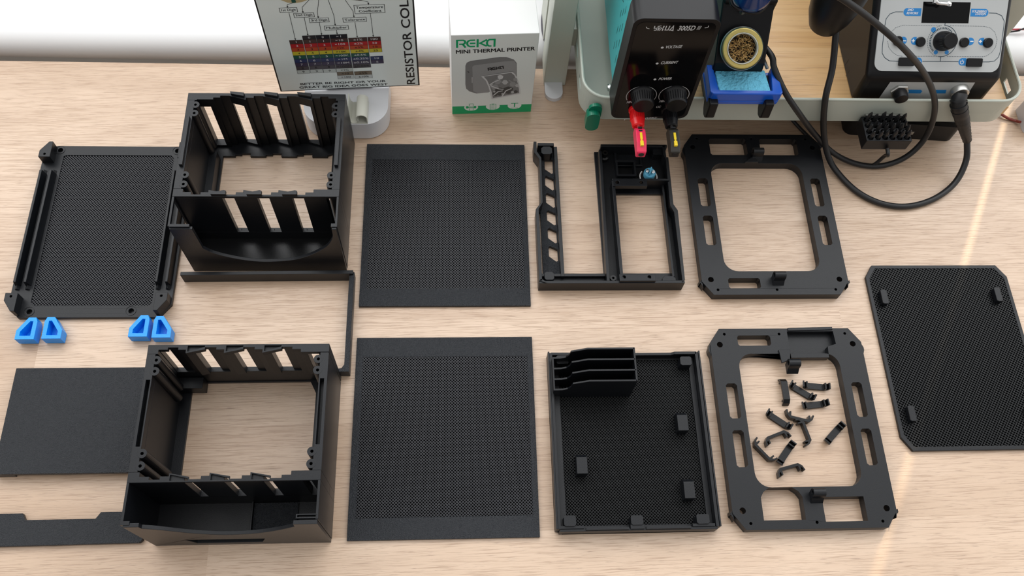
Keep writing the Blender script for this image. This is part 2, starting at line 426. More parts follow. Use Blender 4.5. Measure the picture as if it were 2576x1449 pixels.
def rail(xc, y0, y1, h=12.5, wb=5.5, wt=2.2):
    mb = MB(); T = Matrix(((1, 0, 0, 0), (0, 0, 1, 0), (0, 1, 0, 0), (0, 0, 0, 1)))
    mb.prism([(xc - wb / 2, 3.5), (xc + wb / 2, 3.5), (xc + wt / 2, h), (xc - wt / 2, h)], y0, y1, (), T)
    mb.prism([(xc - wb / 2, 3.5), (xc + wb / 2, 3.5), (xc, 7)], y0 - 4, y0 + .5, (), T); mb.prism([(xc - wb / 2, 3.5), (xc + wb / 2, 3.5), (xc, 7)], y1 - .5, y1 + 4, (), T)
    mb.build('side_rail', PLA, t, 0.3)
for xc in (-405.4, -396.2, -279.2, -270.0): rail(xc, 366, 487)
for sx in (0, 1):
    for sy in (0, 1):
        fx = (lambda x: x) if sx == 0 else (lambda x: X0 + X1 - x); fy = (lambda y: y) if sy == 0 else (lambda y: Y0 + Y1 - y)
        pts = [(fx(-409.5), fy(354)), (fx(-409.5), fy(346.5)), (fx(-402), fy(336)), (fx(-398.5), fy(336)), (fx(-398.5), fy(354))]
        MB().prism(pts, 3.6, 15, [circ(fx(-404), fy(350.6), 1.1, 12)]).build('corner_block', PLA, t, 0.4)

# ================================================================ four blue clips
def blue_clip(cx, cy, flip, label):
    s = -1 if flip else 1
    out = [(-8.3, -10.6), (8.3, -10.6), (8.3, 6.5), (6.6, 10.4), (0.2, 10.4), (-8.3, -2.0)]
    inn = [(-4.8, -7.2), (4.6, -7.2), (4.6, 6.6), (2.2, 6.8), (-4.8, -3.4)]
    t_ = thing('corner_clip', label, 'clip', (cx, cy, 0), 'blue clips under the rail base plate')
    P = lambda l: [(cx + s * a, cy + b) for a, b in l]
    MB().prism(P(out), 1.2, 12, [P(inn)]).build('clip_body', BLUE, t_, 1.5, 3)
    MB().prism(P([(a * 0.93, b * 0.93) for a, b in out]), 0, 1.4).build('clip_floor', BLUE, t_, 0.3)
blue_clip(-385.7, 320.6, False, 'leftmost of the four blue hollow clips, its slanted side to the left')
blue_clip(-362.8, 321.0, True, 'blue hollow clip second from the left, beside the leftmost one')
blue_clip(-288.0, 322.4, False, 'blue hollow clip third from the left, its slanted side to the left')
blue_clip(-267.4, 321.4, True, 'rightmost of the four blue hollow clips, by the base plate corner')

# ================================================================ flat slab, notched strip, thin bracket on the left
t = thing('cover_plate', 'black rough solid plate lying partly behind the front left box', 'plate', (-321, 237, 0))
MB().prism(rect(-387.8, -255, 190, 283.6), 5.5, 10).build('plate_top', PLA_TEX, t, 0.4)
for x, y in ((-379.7, 195.2), (-379, 277), (-262, 196), (-262, 277)): MB().box(x - 7.5, x + 7.5, y - 5, y + 5, 0, 5.6).build('foot', PLA, t, 0.3)
o = MB().prism([(-440, 132), (-262.5, 133.5), (-260.2, 135.5), (-260.2, 139.5), (-279, 158.9), (-297, 158.9), (-300.6, 153.5), (-356.5, 153.5), (-359.5, 158.9), (-440, 158.9)], 0, 4.2).build('notched_strip', PLA_TEX, None, 0.4)
tag(o, 'black notched strip at the bottom left corner, its right end under the front box', 'strip')
t = thing('thin_bracket', 'thin black bracket with a long back bar and a bar down its right side', 'bracket', (-178, 325, 0))
MB().prism([(-257.5, 371.3), (-100, 372.5), (-100, 376.2), (-257.5, 374.8)], 0, 15).build('back_bar', PLA, t, 0.3)
MB().prism([(-103.8, 372), (-103.8, 284), (-106, 280.6), (-110, 280), (-150, 280), (-150, 277), (-99.2, 277), (-99.2, 376.1)], 0, 12).build('side_bar', PLA_TEX, t, 0.4)

# ================================================================ deep printed boxes
XL, XR = -252.0, -107.3
def prof_wall(mb, steps, yref, sgn, a, b, z0, z1, holes=()):
    "wall piece between x=a and x=b; steps: list of (x, thickness) corners; thickness grows along sgn from yref"
    def th(x, side):
        for i in range(len(steps) - 1):
            (xa, ta), (xb, tb) = steps[i], steps[i + 1]
            if xb - xa < 1e-6: continue
            if (xa < x < xb) or (side > 0 and abs(x - xa) < 1e-6) or (side < 0 and abs(x - xb) < 1e-6): return ta + (tb - ta) * (x - xa) / (xb - xa)
        return steps[-1][1]
    inner = [(a, th(a, 1))] + [s_ for s_ in steps if a < s_[0] < b] + [(b, th(b, -1))]
    pts = [(a, yref)] + [(x, yref + sgn * t_) for x, t_ in inner] + [(b, yref)]
    mb.prism(pts, z0, z1, holes)
def deep_box(yb, first, label):
    ym = yb - 112.0; yf = yb - 145.0
    t_ = thing('deep_box', label, 'box', ((XL + XR) / 2, (yb + yf) / 2, 0))
    st = [(XL + 0.0, 8.0), (-243.4, 8.0), (-243.4, 7.3), (-228.7, 7.2), (-228.7, 5.0), (-222.6, 5.0), (-222.6, 2.8), (-214.5, 2.8), (-199.0, 7.3)]
    for k in range(3):
        x = -199.0 + 30.6 * k
        st += [(x, 7.3), (x, 4.9), (x + 7.2, 4.9), (x + 7.2, 2.8), (x + 14.5, 2.8)]
        st += [(x + 15.0, 2.8), (x + 30.0, 7.3)] if k < 2 else [(x + 15.0, 4.9), (x + 22.0, 4.9), (x + 22.0, 7.5)]
    st += [(XR, 7.5)]
    if first: sb = [(-243.0, -233.4), (-213.5, -202.9), (-182.9, -172.3), (-152.0, -141.2), (-121.5, -115.5)]; zb0, zb1 = 6.4, 69
    else: sb = [(-243.0, -236.0), (-214.9, -205.4), (-184.4, -174.8), (-154.2, -144.4), (-125.0, -116.0)]; zb0, zb1 = 28, 74
    # back wall
    hs = []
    if not first:
        hs = [[(x, yb - 1.2), (x + 13.6, yb - 1.2), (x + 13.6, yb - 2.0), (x + 1.0, yb - 6.0), (x, yb - 6.0)][::-1] for x in (-220.6, -190.0, -159.4)]
        # here the ramps face the other way and hold open pockets
        st = [(XL, 8.0), (-243.4, 8.0), (-243.4, 4.5), (-236.2, 4.5), (-236.2, 2.6), (-228.0, 2.6), (-228.0, 4.6), (-221.8, 4.6), (-221.8, 7.6), (-206.8, 4.4)]
        for k in range(1, 3):
            x = -206.8 + 30.6 * (k - 1)
            st += [(x, 2.6), (x + 9, 2.6), (x + 9, 4.6), (x + 15.4, 4.6), (x + 15.4, 7.6), (x + 30.6, 4.4)]
        st += [(-145.6, 2.6), (-137, 2.6), (-137, 4.6), (-130, 4.6), (-130, 7.2), (XR, 7.2)]
        zb1 = 75.5
    mb = MB(); prof_wall(mb, st if first else [(XL, 4.6), (XR, 3.8)], yb, -1, XL, XR, 0, zb0)
    edges = [XL] + [e for s_ in sb for e in s_] + [XR]
    for i in range(0, len(edges), 2): prof_wall(mb, st, yb, -1, edges[i], edges[i + 1], zb0, zb1)
    prof_wall(mb, st, yb, -1, XL, XR, zb1, 77.5); prof_wall(mb, st, yb, -1, XL, XR, 77.5, 80, hs)
    mb.build('back_wall', PLA, t_, 0.3)
    # side walls of the main bay and the front bay
    for side in (0, 1):
        xo = XL if side == 0 else XR; s_ = 1 if side == 0 else -1
        mb = MB(); xi = xo + s_ * 6.8
        a, b = min(xo, xi), max(xo, xi)
        ya_, yb_ = (ym + 8.0, yb - 8.0) if side == 0 else (ym + 7.6, yb - 7.5)
        mb.box(a, b, ya_, yb_, 0, 72)
        if not first: mb.box(a, b, yb_, yb - 4.7, 0, 28)
        g0, g1 = (xo + s_ * 2.4, xo + s_ * 5.6); ga, gb = min(g0, g1), max(g0, g1)
        mb.prism(rect(a, b, ya_, yb_), 72, 80, [] if first else [rect(ga, gb, ym + 28, ym + 82)])
        # front bay side wall
        e0, e1 = min(xo, xo + s_ * 2.0), max(xo, xo + s_ * 2.0)
        win = (side == 0) if first else False
        mb.wallx(rect(yf + 3.2, ym, 0, 80), e0, e1, [rect(yf + 6, ym - 2, 24, 78)] if win else [])
        mb.build('side_wall', PLA, t_, 0.3)
        if first:
            MB().box(ga, gb, ym + 31, ym + 83.5, 79.8, 83.5).build('guide_rail', PLA, t_, 0.3)
        for y in (yb - 13.3, yb - 22.8, ym + 22.5, ym + 12.8):
            xc = xo + s_ * 8.1
            MB().prism(circ(xc, y, 3.7, 22), 14, 80.1, [circ(xc, y, 1.25, 12)]).build('screw_boss', PLA, t_, 0.2)
    # partition between the bays
    mb = MB()
    stp = [(XL, 8.0), (-243.4, 8.0), (-243.4, 4.6), (-236, 4.6), (-236, 2.2), (-228, 2.2), (-228, 4.6), (-221.5, 4.6), (-221.5, 7.0), (-206.5, 4.2)]
    for k in range(1, 3):
        x = -206.5 + 30.6 * (k - 1)
        stp += [(x, 2.2), (x + 9, 2.2), (x + 9, 4.6), (x + 15.2, 4.6), (x + 15.2, 7.0), (x + 30.6, 4.2)]
    stp += [(-145.3, 2.2), (-137, 2.2), (-137, 4.6), (-130, 4.6), (-130, 7.6), (XR, 7.6)]
    if first: sp = [(-209.6, -199.2), (-179.2, -168.7), (-148.9, -138.5), (-118.5, -113.8)]; zp0, zp1 = 16, 77
    else: sp = [(-210.0, -203.6), (-180.2, -173.5), (-150.6, -143.9), (-121.0, -114.5)]; zp0, zp1 = 30, 78
    prof_wall(mb, stp, ym, 1, XL, XR, 0, zp0)
    edges = [XL] + [e for s_ in sp for e in s_] + [XR]
    for i in range(0, len(edges), 2): prof_wall(mb, stp, ym, 1, edges[i], edges[i + 1], zp0, zp1)
    prof_wall(mb, stp, ym, 1, XL, XR, zp1, 80, [] if first else [[(x, ym + 1.2), (x + 13.6, ym + 1.2), (x + 13.6, ym + 2.6), (x + 1.0, ym + 5.6), (x, ym + 5.6)] for x in (-220.6, -190.0, -159.4)])
    mb.build('partition_wall', PLA, t_, 0.3)
    if first:
        for x in (-213.5, -182.6, -151.9):
            MB().prism([(x, yb), (x + 13.2, yb - 1.2), (x + 13.2, yb - 5.2), (x + 1.0, yb - 2.6)], 79.8, 83).build('top_tab', PLA, t_, 0.3)
        for x in (-218.5, -187.6, -156.8):
            MB().prism([(x, ym + 0.6), (x + 13.0, ym + 0.6), (x + 13.0, ym + 4.4), (x + 11, ym + 5.0), (x + 3, ym + 3.2)], 79.8, 83).build('top_tab', PLA, t_, 0.3)
    # base rim inside the main bay
    if first:
        ri = [(-236.5, ym + 12)]; base_steps = [(-236.5, -224.7, -209.8)] + [(-209.8 + 30.6 * k, -194.5 + 30.6 * k, -179.2 + 30.6 * k) for k in range(3)]
        for k, (xa, xb, xc) in enumerate(base_steps):
            xm = xb + (xc - xb) * 0.42
            for xp, yp in ((xa, 18.2), (xb, 18.2), (xb, 16.4), (xm, 16.4), (xm, 14.7), (xc, 14.7)):
                if xp < -129: ri.append((xp, yb - yp))
        ri += [(-128.4, yb - 14.7), (-128.4, ym + 12)]
    else: ri = [(-236.5, ym + 12), (-236.5, yb - 14), (-224, yb - 14), (-224, yb - 5.4), (-134, yb - 4.8), (-128.4, yb - 16), (-128.4, ym + 12)]
    MB().prism(rect(XL + 1, XR - 1, ym + 1, yb - 1), 0, 3.0, [ri]).build('base_rim', PLA, t_, 0.2)
    if first: MB().box(-245.4, -238.5, ym + 30, yb - 22, 3, 18).build('inner_ledge', PLA, t_, 0.3)
    else: MB().box(-245.4, -224, yb - 15, yb - 5, 3, 16).build('inner_ledge', PLA, t_, 0.3)
    # front wall with its scooped opening
    if first:
        cut = [(-230.9, 80), (-230.4, 45), (-224, 36.5), (-212, 28.2), (-196, 21.4), (-179, 18.8), (-157, 21.6), (-143, 28), (-134, 34.5), (-125, 43), (-119.7, 49.5), (-115, 59), (-112.2, 68), (-111.6, 80)]
        cut = [tuple(v_)[:2] for v_ in spline([(a, b, 0) for a, b in cut[1:-1]], 5)]; cut = [(cut[0][0] - 0.4, 80)] + cut + [(cut[-1][0] + 0.4, 80)]
        poly = [(-250, 80)] + cut + [(-107.8, 80), (-107.8, 0), (-245.8, 0), (-250, 0)]
        hl = []
    else:
        cut = [(-244.5, 80), (-238, 74), (-227.5, 68), (-211.6, 55), (-199, 47.5), (-186, 43.3), (-171, 43.6), (-156.6, 48), (-143, 56), (-132.4, 64.7), (-126, 71), (-124, 80)]
        cut = [tuple(v_)[:2] for v_ in spline([(a, b, 0) for a, b in cut[1:-1]], 5)]; cut = [(cut[0][0] - 0.4, 80)] + cut + [(cut[-1][0] + 0.4, 80)]
        poly = [(-250, 80)] + cut + [(-107.8, 80), (-107.8, 0), (-250, 0)]
        hl = [[(-214, 9), (-162, 9), (-157, 24), (-220, 24)]]
    mb = MB(); mb.wally(poly, yf, yf + 3.1, hl)
    mb.prism([(XL + 0.2, yf + 8.5), (XL + 6, yf + 0.2), (XL + 8, yf + 2.8), (XL + 2.6, yf + 9)], 0, 26)
    if not first: mb.wally(rect(-222, -155, 6, 26), yf + 2.6, yf + 4.2)
    mb.build('front_wall', PLA, t_, 0.3)
    if first: MB().box(-250, -233, yf + 1.6, yf + 4.2, 79.5, 82).build('front_lip', PLA, t_, 0.2); MB().box(-112.5, -107.2, yf + 2, yf + 5.5, 79.5, 81).build('front_lip', PLA, t_, 0.2)
    else:
        MB().prism(rect(-123.9, -107.2, yf + 4.2, yf + 7.6), 76, 80.5, [rect(-122.8, -108.4, yf + 5.1, yf + 6.7)]).build('front_lip', PLA, t_, 0.2)
        MB().box(-252, -245.2, yf + 1.5, yf + 4.5, 76, 80.6).build('front_lip', PLA, t_, 0.2)
        MB().box(-172.4, -135.8, yf + 6, ym - 0.4, 3.2, 5.0).build('raised_pad', PLA_TEX, t_, 0.3)
        MB().box(-173.6, -172.4, yf + 3, ym + 0.2, 3.0, 9).build('divider_rib', PLA, t_, 0.2)
    MB().box(XL + 1.5, XR - 1.5, yf + 2.5, ym + 0.5, 0, 3.2).build('floor_plate', PLA_GLOSS if first else PLA, t_, 0.2)
    return t_
deep_box(528.0, True, 'deep black open box with raised tabs along its rim, the one nearer the chart')
deep_box(276.4, False, 'deep black open box with triangular pockets in its rim, nearest the front')

# ================================================================ U-shaped enclosure half
t = thing('u_shaped_housing', 'black U-shaped housing half with a slotted strip and a power inlet', 'housing', (142, 441, 0))
UH = 17.0
# left slotted strip
slots = []
y = 486.4
slots.append([(85.4, 507), (93.8, 507), (93.6, 490.8), (91.6, 490.2), (85.2, 495.6)])
for k in range(6):
    a = 486.0 - 20.0 * k
    slots.append([(84.9, a), (86.4, a + 1.3), (93.6, a - 2.4), (93.8, a - 14.6), (91.8, a - 15.6), (84.9, a - 9.8)])
MB().prism([(78.5, 375), (98, 375), (98, 519.4), (78.5, 519.4)], 0, 4, [s_ for s_ in slots if min(p[1] for p in s_) > 376]).build('slotted_strip', PLA_TEX, t, 0.3)
MB().box(94.6, 98, 371, 518, 3.9, 11).build('strip_edge', PLA, t, 0.3)
mb = MB()
op = [(73.8, 520), (76.8, 520), (76.8, 508), (81, 500.4), (80.2, 448.6), (76, 441.4), (76.0, 363.5), (73.0, 363.5), (73.0, 441), (78.0, 448), (78.6, 499.2), (73.8, 507.4)]
mb.prism(op, 0, UH); mb.build('left_wall', PLA, t, 0.3)
MB().box(78.0, 94.5, 516.4, 519.6, 0, UH - 2).build('end_wall', PLA, t, 0.3)
MB().prism(cham(81.2, 92.5, 505.8, 515, 2), 3.5, 15.5).build('corner_post', PLA, t, 0.4)
MB().prism(cham(78.6, 88.0, 366.5, 375, 1.6), 0.5, 13).build('corner_post', PLA, t, 0.4)
# front bar
mb = MB(); mb.box(73.2, 211, 361.3, 364.2, 0, UH - 1); mb.box(76, 137, 364, 372, 0, 6); mb.box(76, 137, 371.5, 374.6, 0, 10)
mb.prism([(73.0, 363.8), (80.6, 361.2), (80.6, 362.2), (75, 366)], 0, UH); mb.build('front_bar', PLA, t, 0.3)
# right block: floor, walls, window
win = [(153.5, 378), (201.5, 378), (201.5, 467), (153.5, 467)]
inlet = rect(158.2, 174.6, 484.4, 499)
mb = MB(); mb.prism(rect(137.0, 211, 362, 517), 0, 3.2, [win, inlet]); mb.build('floor_plate', PLA, t, 0.2)
MB().prism([(137, 363.8), (139.8, 363.8), (142.6, 509), (139.8, 512)], 0, UH - 1).build('inner_wall', PLA, t, 0.3)
MB().box(141.8, 209.6, 514.2, 517.2, 0, UH).build('end_wall', PLA, t, 0.3)
MB().prism([(207.6, 516.6), (207.6, 502), (209.6, 502), (209.0, 447), (212.6, 440), (211.2, 364.5), (208.6, 362), (208.6, 364), (208.6, 438), (205.4, 446), (206.6, 500), (204.8, 505), (204.8, 516.6)][::-1], 0, UH).build('right_wall', PLA, t, 0.3)
mb = MB(); mb.prism([(149.6, 362.8), (152.6, 362.8), (152.6, 473.4), (149.6, 473.4)], 3, UH + 1); mb.box(150, 207.4, 473, 475.2, 3, UH + 2)
mb.box(201.4, 203.6, 371, 474, 3, 10); mb.build('window_rim', PLA, t, 0.3)
MB().prism([(150.3, 466.3), (184.6, 466.3), (184.6, 474.8), (150.3, 474.8)], UH - 3, UH + 2.2, [circ(154.9, 470.7, 1.9, 16), circ(178.8, 470.7, 1.9, 16)]).build('mounting_tab', PLA, t, 0.3)
MB().prism([(148.6, 362.2), (182.8, 362.2), (182.8, 369.2), (148.6, 369.2)], UH - 3, UH + 2.2, [circ(153, 366.2, 1.7, 16), circ(177, 366.2, 1.7, 16)]).build('mounting_tab', PLA, t, 0.3)
MB().prism([(157, 498.4), (185, 498.4), (185, 515), (157, 515)], 3.1, 6.4, [rect(159.4, 183, 500.6, 514.4)]).build('raised_frame', PLA, t, 0.3)
MB().prism(rrect(156.4, 176.4, 482.2, 501.4, 2), 3.1, 12.5, [inlet]).build('inlet_frame', PLA, t, 0.4)
MB().box(158.0, 174.8, 484.2, 499.2, 0.4, 1.6).build('inlet_floor', PLA_DARK, t)
MB().prism(cham(195.6, 206.4, 508, 516, 1), 3.1, 13).build('corner_post', PLA, t, 0.4)
MB().prism(cham(191, 204, 362.8, 370.5, 2), 3.1, 12).build('corner_post', PLA, t, 0.4)
for x, y, r0 in ((146.2, 508.6, 4.6), (143.6, 367.6, 3.6)):
    MB().lathe([(r0, 3), (r0, 8), (2.9, 9), (2.9, 14.5), (1.2, 14.5), (1.2, 9)], 20, Matrix.Translation((x, y, 0)), True).build('screw_post', PLA_GLOSS, t, smooth=True)
# round rocker switch seen from behind
sc_ = Vector((189.2, 484.0, 0)); t2 = thing('round_switch', 'round light blue switch with two screw terminals, set in the U-shaped housing', 'switch', (sc_.x, sc_.y, 3.2))
T = Matrix.Translation((sc_.x, sc_.y, 3.2)) @ Matrix.Diagonal((0.84, 0.84, 1, 1))
MB().lathe([(8.6, 0), (8.6, 7), (8.2, 8)], 32, T).build('switch_body', BLACK_PLASTIC, t2, smooth=True)
MB().lathe([(7.0, 7.8), (7.2, 12.5), (6.6, 13.3), (6.0, 12.9)], 32, T).build('switch_base', SKY_BLUE, t2, smooth=True)
MB().tube([Vector((sc_.x + 8.6 * math.cos(a), sc_.y + 8.6 * math.sin(a), 8.4 if k < 22 else 8.4)) for k, a in enumerate([math.radians(135 + 13 * j) for j in range(24)])], 0.75, 8).build('retaining_ring', CARD_WHITE, t2, smooth=True)
MB().box(-0.7, 0.7, -4.8, 4.8, 12.8, 17.5, T @ Matrix.Rotation(math.radians(-18), 4, 'Z')).build('divider_fin', SKY_BLUE, t2, 0.2)
for dx, dy in ((-3.5, 0.6), (3.5, -0.8)):
    MB().lathe([(2.0, 12.9), (2.0, 15.4), (1.3, 15.4), (1.3, 17.2), (0.9, 17.6)], 14, T @ Matrix.Translation((dx, dy, 0))).build('terminal_screw', CHROME, t2, smooth=True)

# ================================================================ card tray
t = thing('card_tray', 'black mesh-floored tray with tall card slots in its back left corner', 'tray', (148, 214, 0))
TX0, TX1, TY0, TY1 = 78.2, 217.2, 134.2, 293.6; TH = 14.0
fl = rect(86.5, 209.0, 140.5, 289)
mb = MB(); mb.prism([(TX0 + 6, TY0), (TX1 - 8, TY0), (TX1, TY0 + 3), (TX1, TY1), (TX0, TY1), (TX0, TY0 + 2.4)], 0, 3.6, [fl]); mb.build('floor_border', PLA, t, 0.2)
infill(t, fl, 1.5, 3.3, 1.95, 0.62, mat('black_tray_strand', (0.014, 0.015, 0.016), 0.5, 0, 0.3))
mb = MB(); mb.box(TX0, TX0 + 1.4, TY0 + 2, TY1, 0, TH + 0.6); mb.box(TX0 + 1.4, TX0 + 4.0, TY0 + 2, TY1 - 1, 0, TH); mb.box(TX0 + 4, 88, TY0 + 2, TY1 - 2, 3.4, 6); mb.build('side_wall', PLA, t, 0.25)
mb = MB(); mb.box(TX1 - 1.4, TX1, TY0 + 2, TY1, 0, TH + 0.6); mb.box(TX1 - 4.4, TX1 - 1.6, TY0 + 2, TY1 - 1, 0, TH); mb.box(208, TX1 - 4.4, TY0 + 2, TY1 - 2, 3.4, 5); mb.build('side_wall', PLA, t, 0.25)
mb = MB(); mb.wally([(TX0 + 3, 0), (TX1 - 3, 0), (TX1 - 3, TH), (194, TH), (191, TH - 2.5), (150, TH - 2.5), (TX0 + 3, TH)], TY1 - 3.2, TY1 - 0.6); mb.build('back_wall', PLA, t, 0.25)
mb = MB(); mb.box(TX0 + 3, TX1 - 3, TY0, TY0 + 2.2, 0, TH - 1); mb.box(82, 101.5, TY0 + 2.2, TY0 + 4.6, 0, TH); mb.box(103, 139, TY0 + 0.6, TY0 + 2.8, 3, TH + 0.8); mb.box(140.4, 152, TY0 + 1, TY0 + 4.6, 0, TH + 0.6); mb.box(153.4, 191.4, TY0 + 0.6, TY0 + 2.8, 3, TH + 0.8); mb.box(193, 212, TY0 + 2.2, TY0 + 4.6, 0, TH)
mb.build('front_wall', PLA, t, 0.25)
for x0, x1, y0, y1 in ((84.8, 95.0, 138.2, 147.0), (140.9, 151.4, 138.2, 146.2), (196.4, 207.4, 138.2, 146.2), (85.4, 96.6, 281.5, 289.5), (198.0, 208.6, 279.2, 287.6)):
    MB().prism(cham(x0, x1, y0, y1, 1.2), 3.4, TH + 1.5).build('corner_post', PLA, t, 0.4)
for x0, y0 in ((189.4, 218.4), (98.2, 181.8), (188.6, 159.4)):
    mb = MB(); mb.wallx([(y0, 3), (y0, 15.6), (y0 + 14.2, 15.6), (y0 + 17.2, 11), (y0 + 17.2, 3)], x0, x0 + 9.2); mb.build('standoff_block', PLA, t, 0.35)
# card slots: four tall fins
for y in (255.0, 264.6, 274.6, 284.6):
    z0 = 3.4
    pf = [(81.5, z0), (151.2, z0), (151.2, 44.5), (109.8, 44.5), (96.2, 38), (95.4, 30), (93.0, 25), (88.5, 22.6), (81.5, 22.0)]
    MB().wally(pf, y - 0.9, y + 0.7).build('card_fin', PLA, t, 0.2)
MB().box(150.0, 151.6, 254.2, 285.2, 3.4, 44.5).build('card_end_wall', PLA, t, 0.2)
MB().box(81.0, 82.4, 254.2, 285.2, 3.4, 22).build('card_end_wall', PLA, t, 0.2)

# ================================================================ two frames
def octo(x0, x1, y0, y1, cx, cy): return [(x0 + cx, y0), (x1 - cx, y0), (x1, y0 + cy), (x1, y1 - cy), (x1 - cx, y1), (x0 + cx, y1), (x0, y1 - cy), (x0, y0 + cy)]
def hinge_lug(par, x, y, z0, front=1):
    "small hook: a flat foot that rises into a rolled eye lying along x"
    mb = MB()
    Tm = Matrix(((0, 0, 1, 0), (1, 0, 0, 0), (0, 1, 0, 0), (0, 0, 0, 1)))
    pr = [(y - 4.6, z0 - 0.3), (y + 4.6, z0 - 0.3), (y + 6.6, z0 + 6.4)] + [(y + 3.0 + 3.7 * math.cos(math.radians(a)), z0 + 8.2 + 3.7 * math.sin(math.radians(a))) for a in range(0, 181, 20)] + [(y - 1.2, z0 + 4.6)]
    mb.prism(pr, x - 5.4, x + 5.4, [circ(y + 3.0, z0 + 8.2, 2.0, 12)], Tm)
    mb.build('hinge_lug', PLA, par, 0.3)
def frame(cy, first, label):
    t_ = thing('mounting_frame', label, 'frame', (300.8, cy, 0)); h = 10.0; X0, X1 = 229.2, 372.0; Y0, Y1 = cy - 91.8, cy + 91.8
    Pc = lambda l: [(a, cy + b) for a, b in l]
    holes = [circ(238.2, cy + 76.0, 2.7, 18), circ(363.6, cy + 76.0, 2.7, 18), circ(238.2, cy - 75.6, 2.7, 18), circ(363.6, cy - 75.6, 2.7, 18)]
    holes += [circ(x, cy + s_ * 86.4, 1.3, 12) for x in (243.7, 300.8, 358.0) for s_ in (1, -1)]
    wn = lambda top: Pc(rrect(253.4, 347.4, -66.8, 56.2, 13, 7))
    holes.append(wn(0) if first else [(a, 2 * cy - b) for a, b in wn(0)])
    for x0, x1 in ((238.6, 248.6), (354.4, 364.0)):
        holes.append(Pc(cham(x0, x1, 5.6, 38.2, 1.8))); holes.append(Pc(cham(x0, x1, -38.2, -5.4, 1.8)))
    mb = MB()
    if first:
        holes += [Pc(cham(256, 294.6, 66.4, 86.4, 1.8)), Pc(cham(308.6, 347.8, 66.4, 86.4, 1.8)), Pc(cham(254.8, 285.6, -84.8, -74.4, 1.4))]
        holes = [hh for hh in holes]
        mb.prism(octo(X0, X1, Y0, Y1, 10, 14), 0, h, holes)
    else:
        holes += [Pc(cham(255.4, 286.4, 74.8, 84.9, 1.6))]
        holes += [Pc([(255.4, -84), (291.6, -84), (291.8, -64.6), (289, -60), (284, -56.4), (264, -56.4), (258.4, -60), (255.6, -64.6)])]
        holes += [Pc([(308.6, -86), (345.2, -86), (345.2, -65.2), (308.6, -65.2)])]
        holes = [hh for hh in holes if not (abs(hh[0][0] - 302.1) < 0.2 and hh[0][1] > cy)]
        holes.append(circ(295.4, cy + 86.2, 1.3, 12))
        # bottom layer whole, top layer with the recess at the back right
        rec = Pc([(303.2, 88.6), (347.0, 88.6), (347.6, 76), (339.4, 73.6), (338.6, 62.5), (303.2, 62.5)])
        mb.prism(octo(X0, X1, Y0, Y1, 10, 14), 0, 3.0, holes); mb.prism(octo(X0, X1, Y0, Y1, 10, 14), 3.0, h, holes + [rec])
    mb.build('frame_plate', PLA, t_, 0.45)
    # small wings that stick out at the corners
    for x, s_ in ((X0, -1), (X1, 1)):
        for y0_, y1_ in ((-91.8 + 8, -75), (62, 77)):
            q = [(x + s_ * 1.8, y1_ - 4), (x, y1_), (x - s_ * 1, y1_), (x - s_ * 1, y0_), (x, y0_ + 3), (x + s_ * 1.8, y0_ + 8)]
            if (y0_ < 0) or s_ < 0 or not first: MB().prism(Pc(q), 0.5, h - 1).build('corner_wing', PLA, t_, 0.3)
    if first:
        hinge_lug(t_, 302.6, cy + 62.5, h); hinge_lug(t_, 302.6, cy - 78, h)
        mb = MB(); mb.prism(Pc([(289, 55.5), (303, 55.8), (300, 62), (296.4, 62)]), h - 0.2, h + 3.2); mb.build('hinge_ramp', PLA, t_, 0.3)
    else:
        hinge_lug(t_, 303.4, cy - 66, h); hinge_lug(t_, 302.8, cy + 52.5, h - 3)
        MB().prism(Pc([(293, 57), (301, 60), (303, 70), (292, 70)]), h - 0.3, h + 1.6).build('hinge_ramp', PLA, t_, 0.3)
        MB().prism(Pc([(304.2, 89), (346.6, 90), (346.6, 92.6), (304.2, 92)]), h - 0.3, h + 1.2).build('top_lip', PLA, t_, 0.2)
    return t_
frame(443.4, True, 'black rectangular frame with two wide slots along its back edge, beside the cables')
frame(225.0, False, 'black rectangular frame that surrounds the loose little clips')

# ================================================================ right mesh plate
t = thing('chamfered_mesh_plate', 'black chamfered mesh plate with small pegs, at the right edge under the sun streak', 'plate', (464.6, 293.4, 0))
oc = octo(393.4, 535.6, 200.7, 386.0, 8.4, 12.6); ic = octo(396.8, 532.2, 204.4, 382.4, 7.4, 11.2)
MB().prism(oc, 0, 3.2, [ic]).build('border', PLA, t, 0.3)
infill(t, ic, 1.2, 2.9, 2.3, 0.85, mat('black_plate_strand', (0.008, 0.009, 0.010), 0.34, 0, 0.35), 56, -34)
for x, y in ((405.4, 350), (518.6, 352), (406.2, 234), (518.6, 232)): MB().prism(cham(x - 3.2, x + 3.2, y - 7.4, y + 7.4, 1), 2.6, 8.4).build('peg', PLA, t, 0.7)

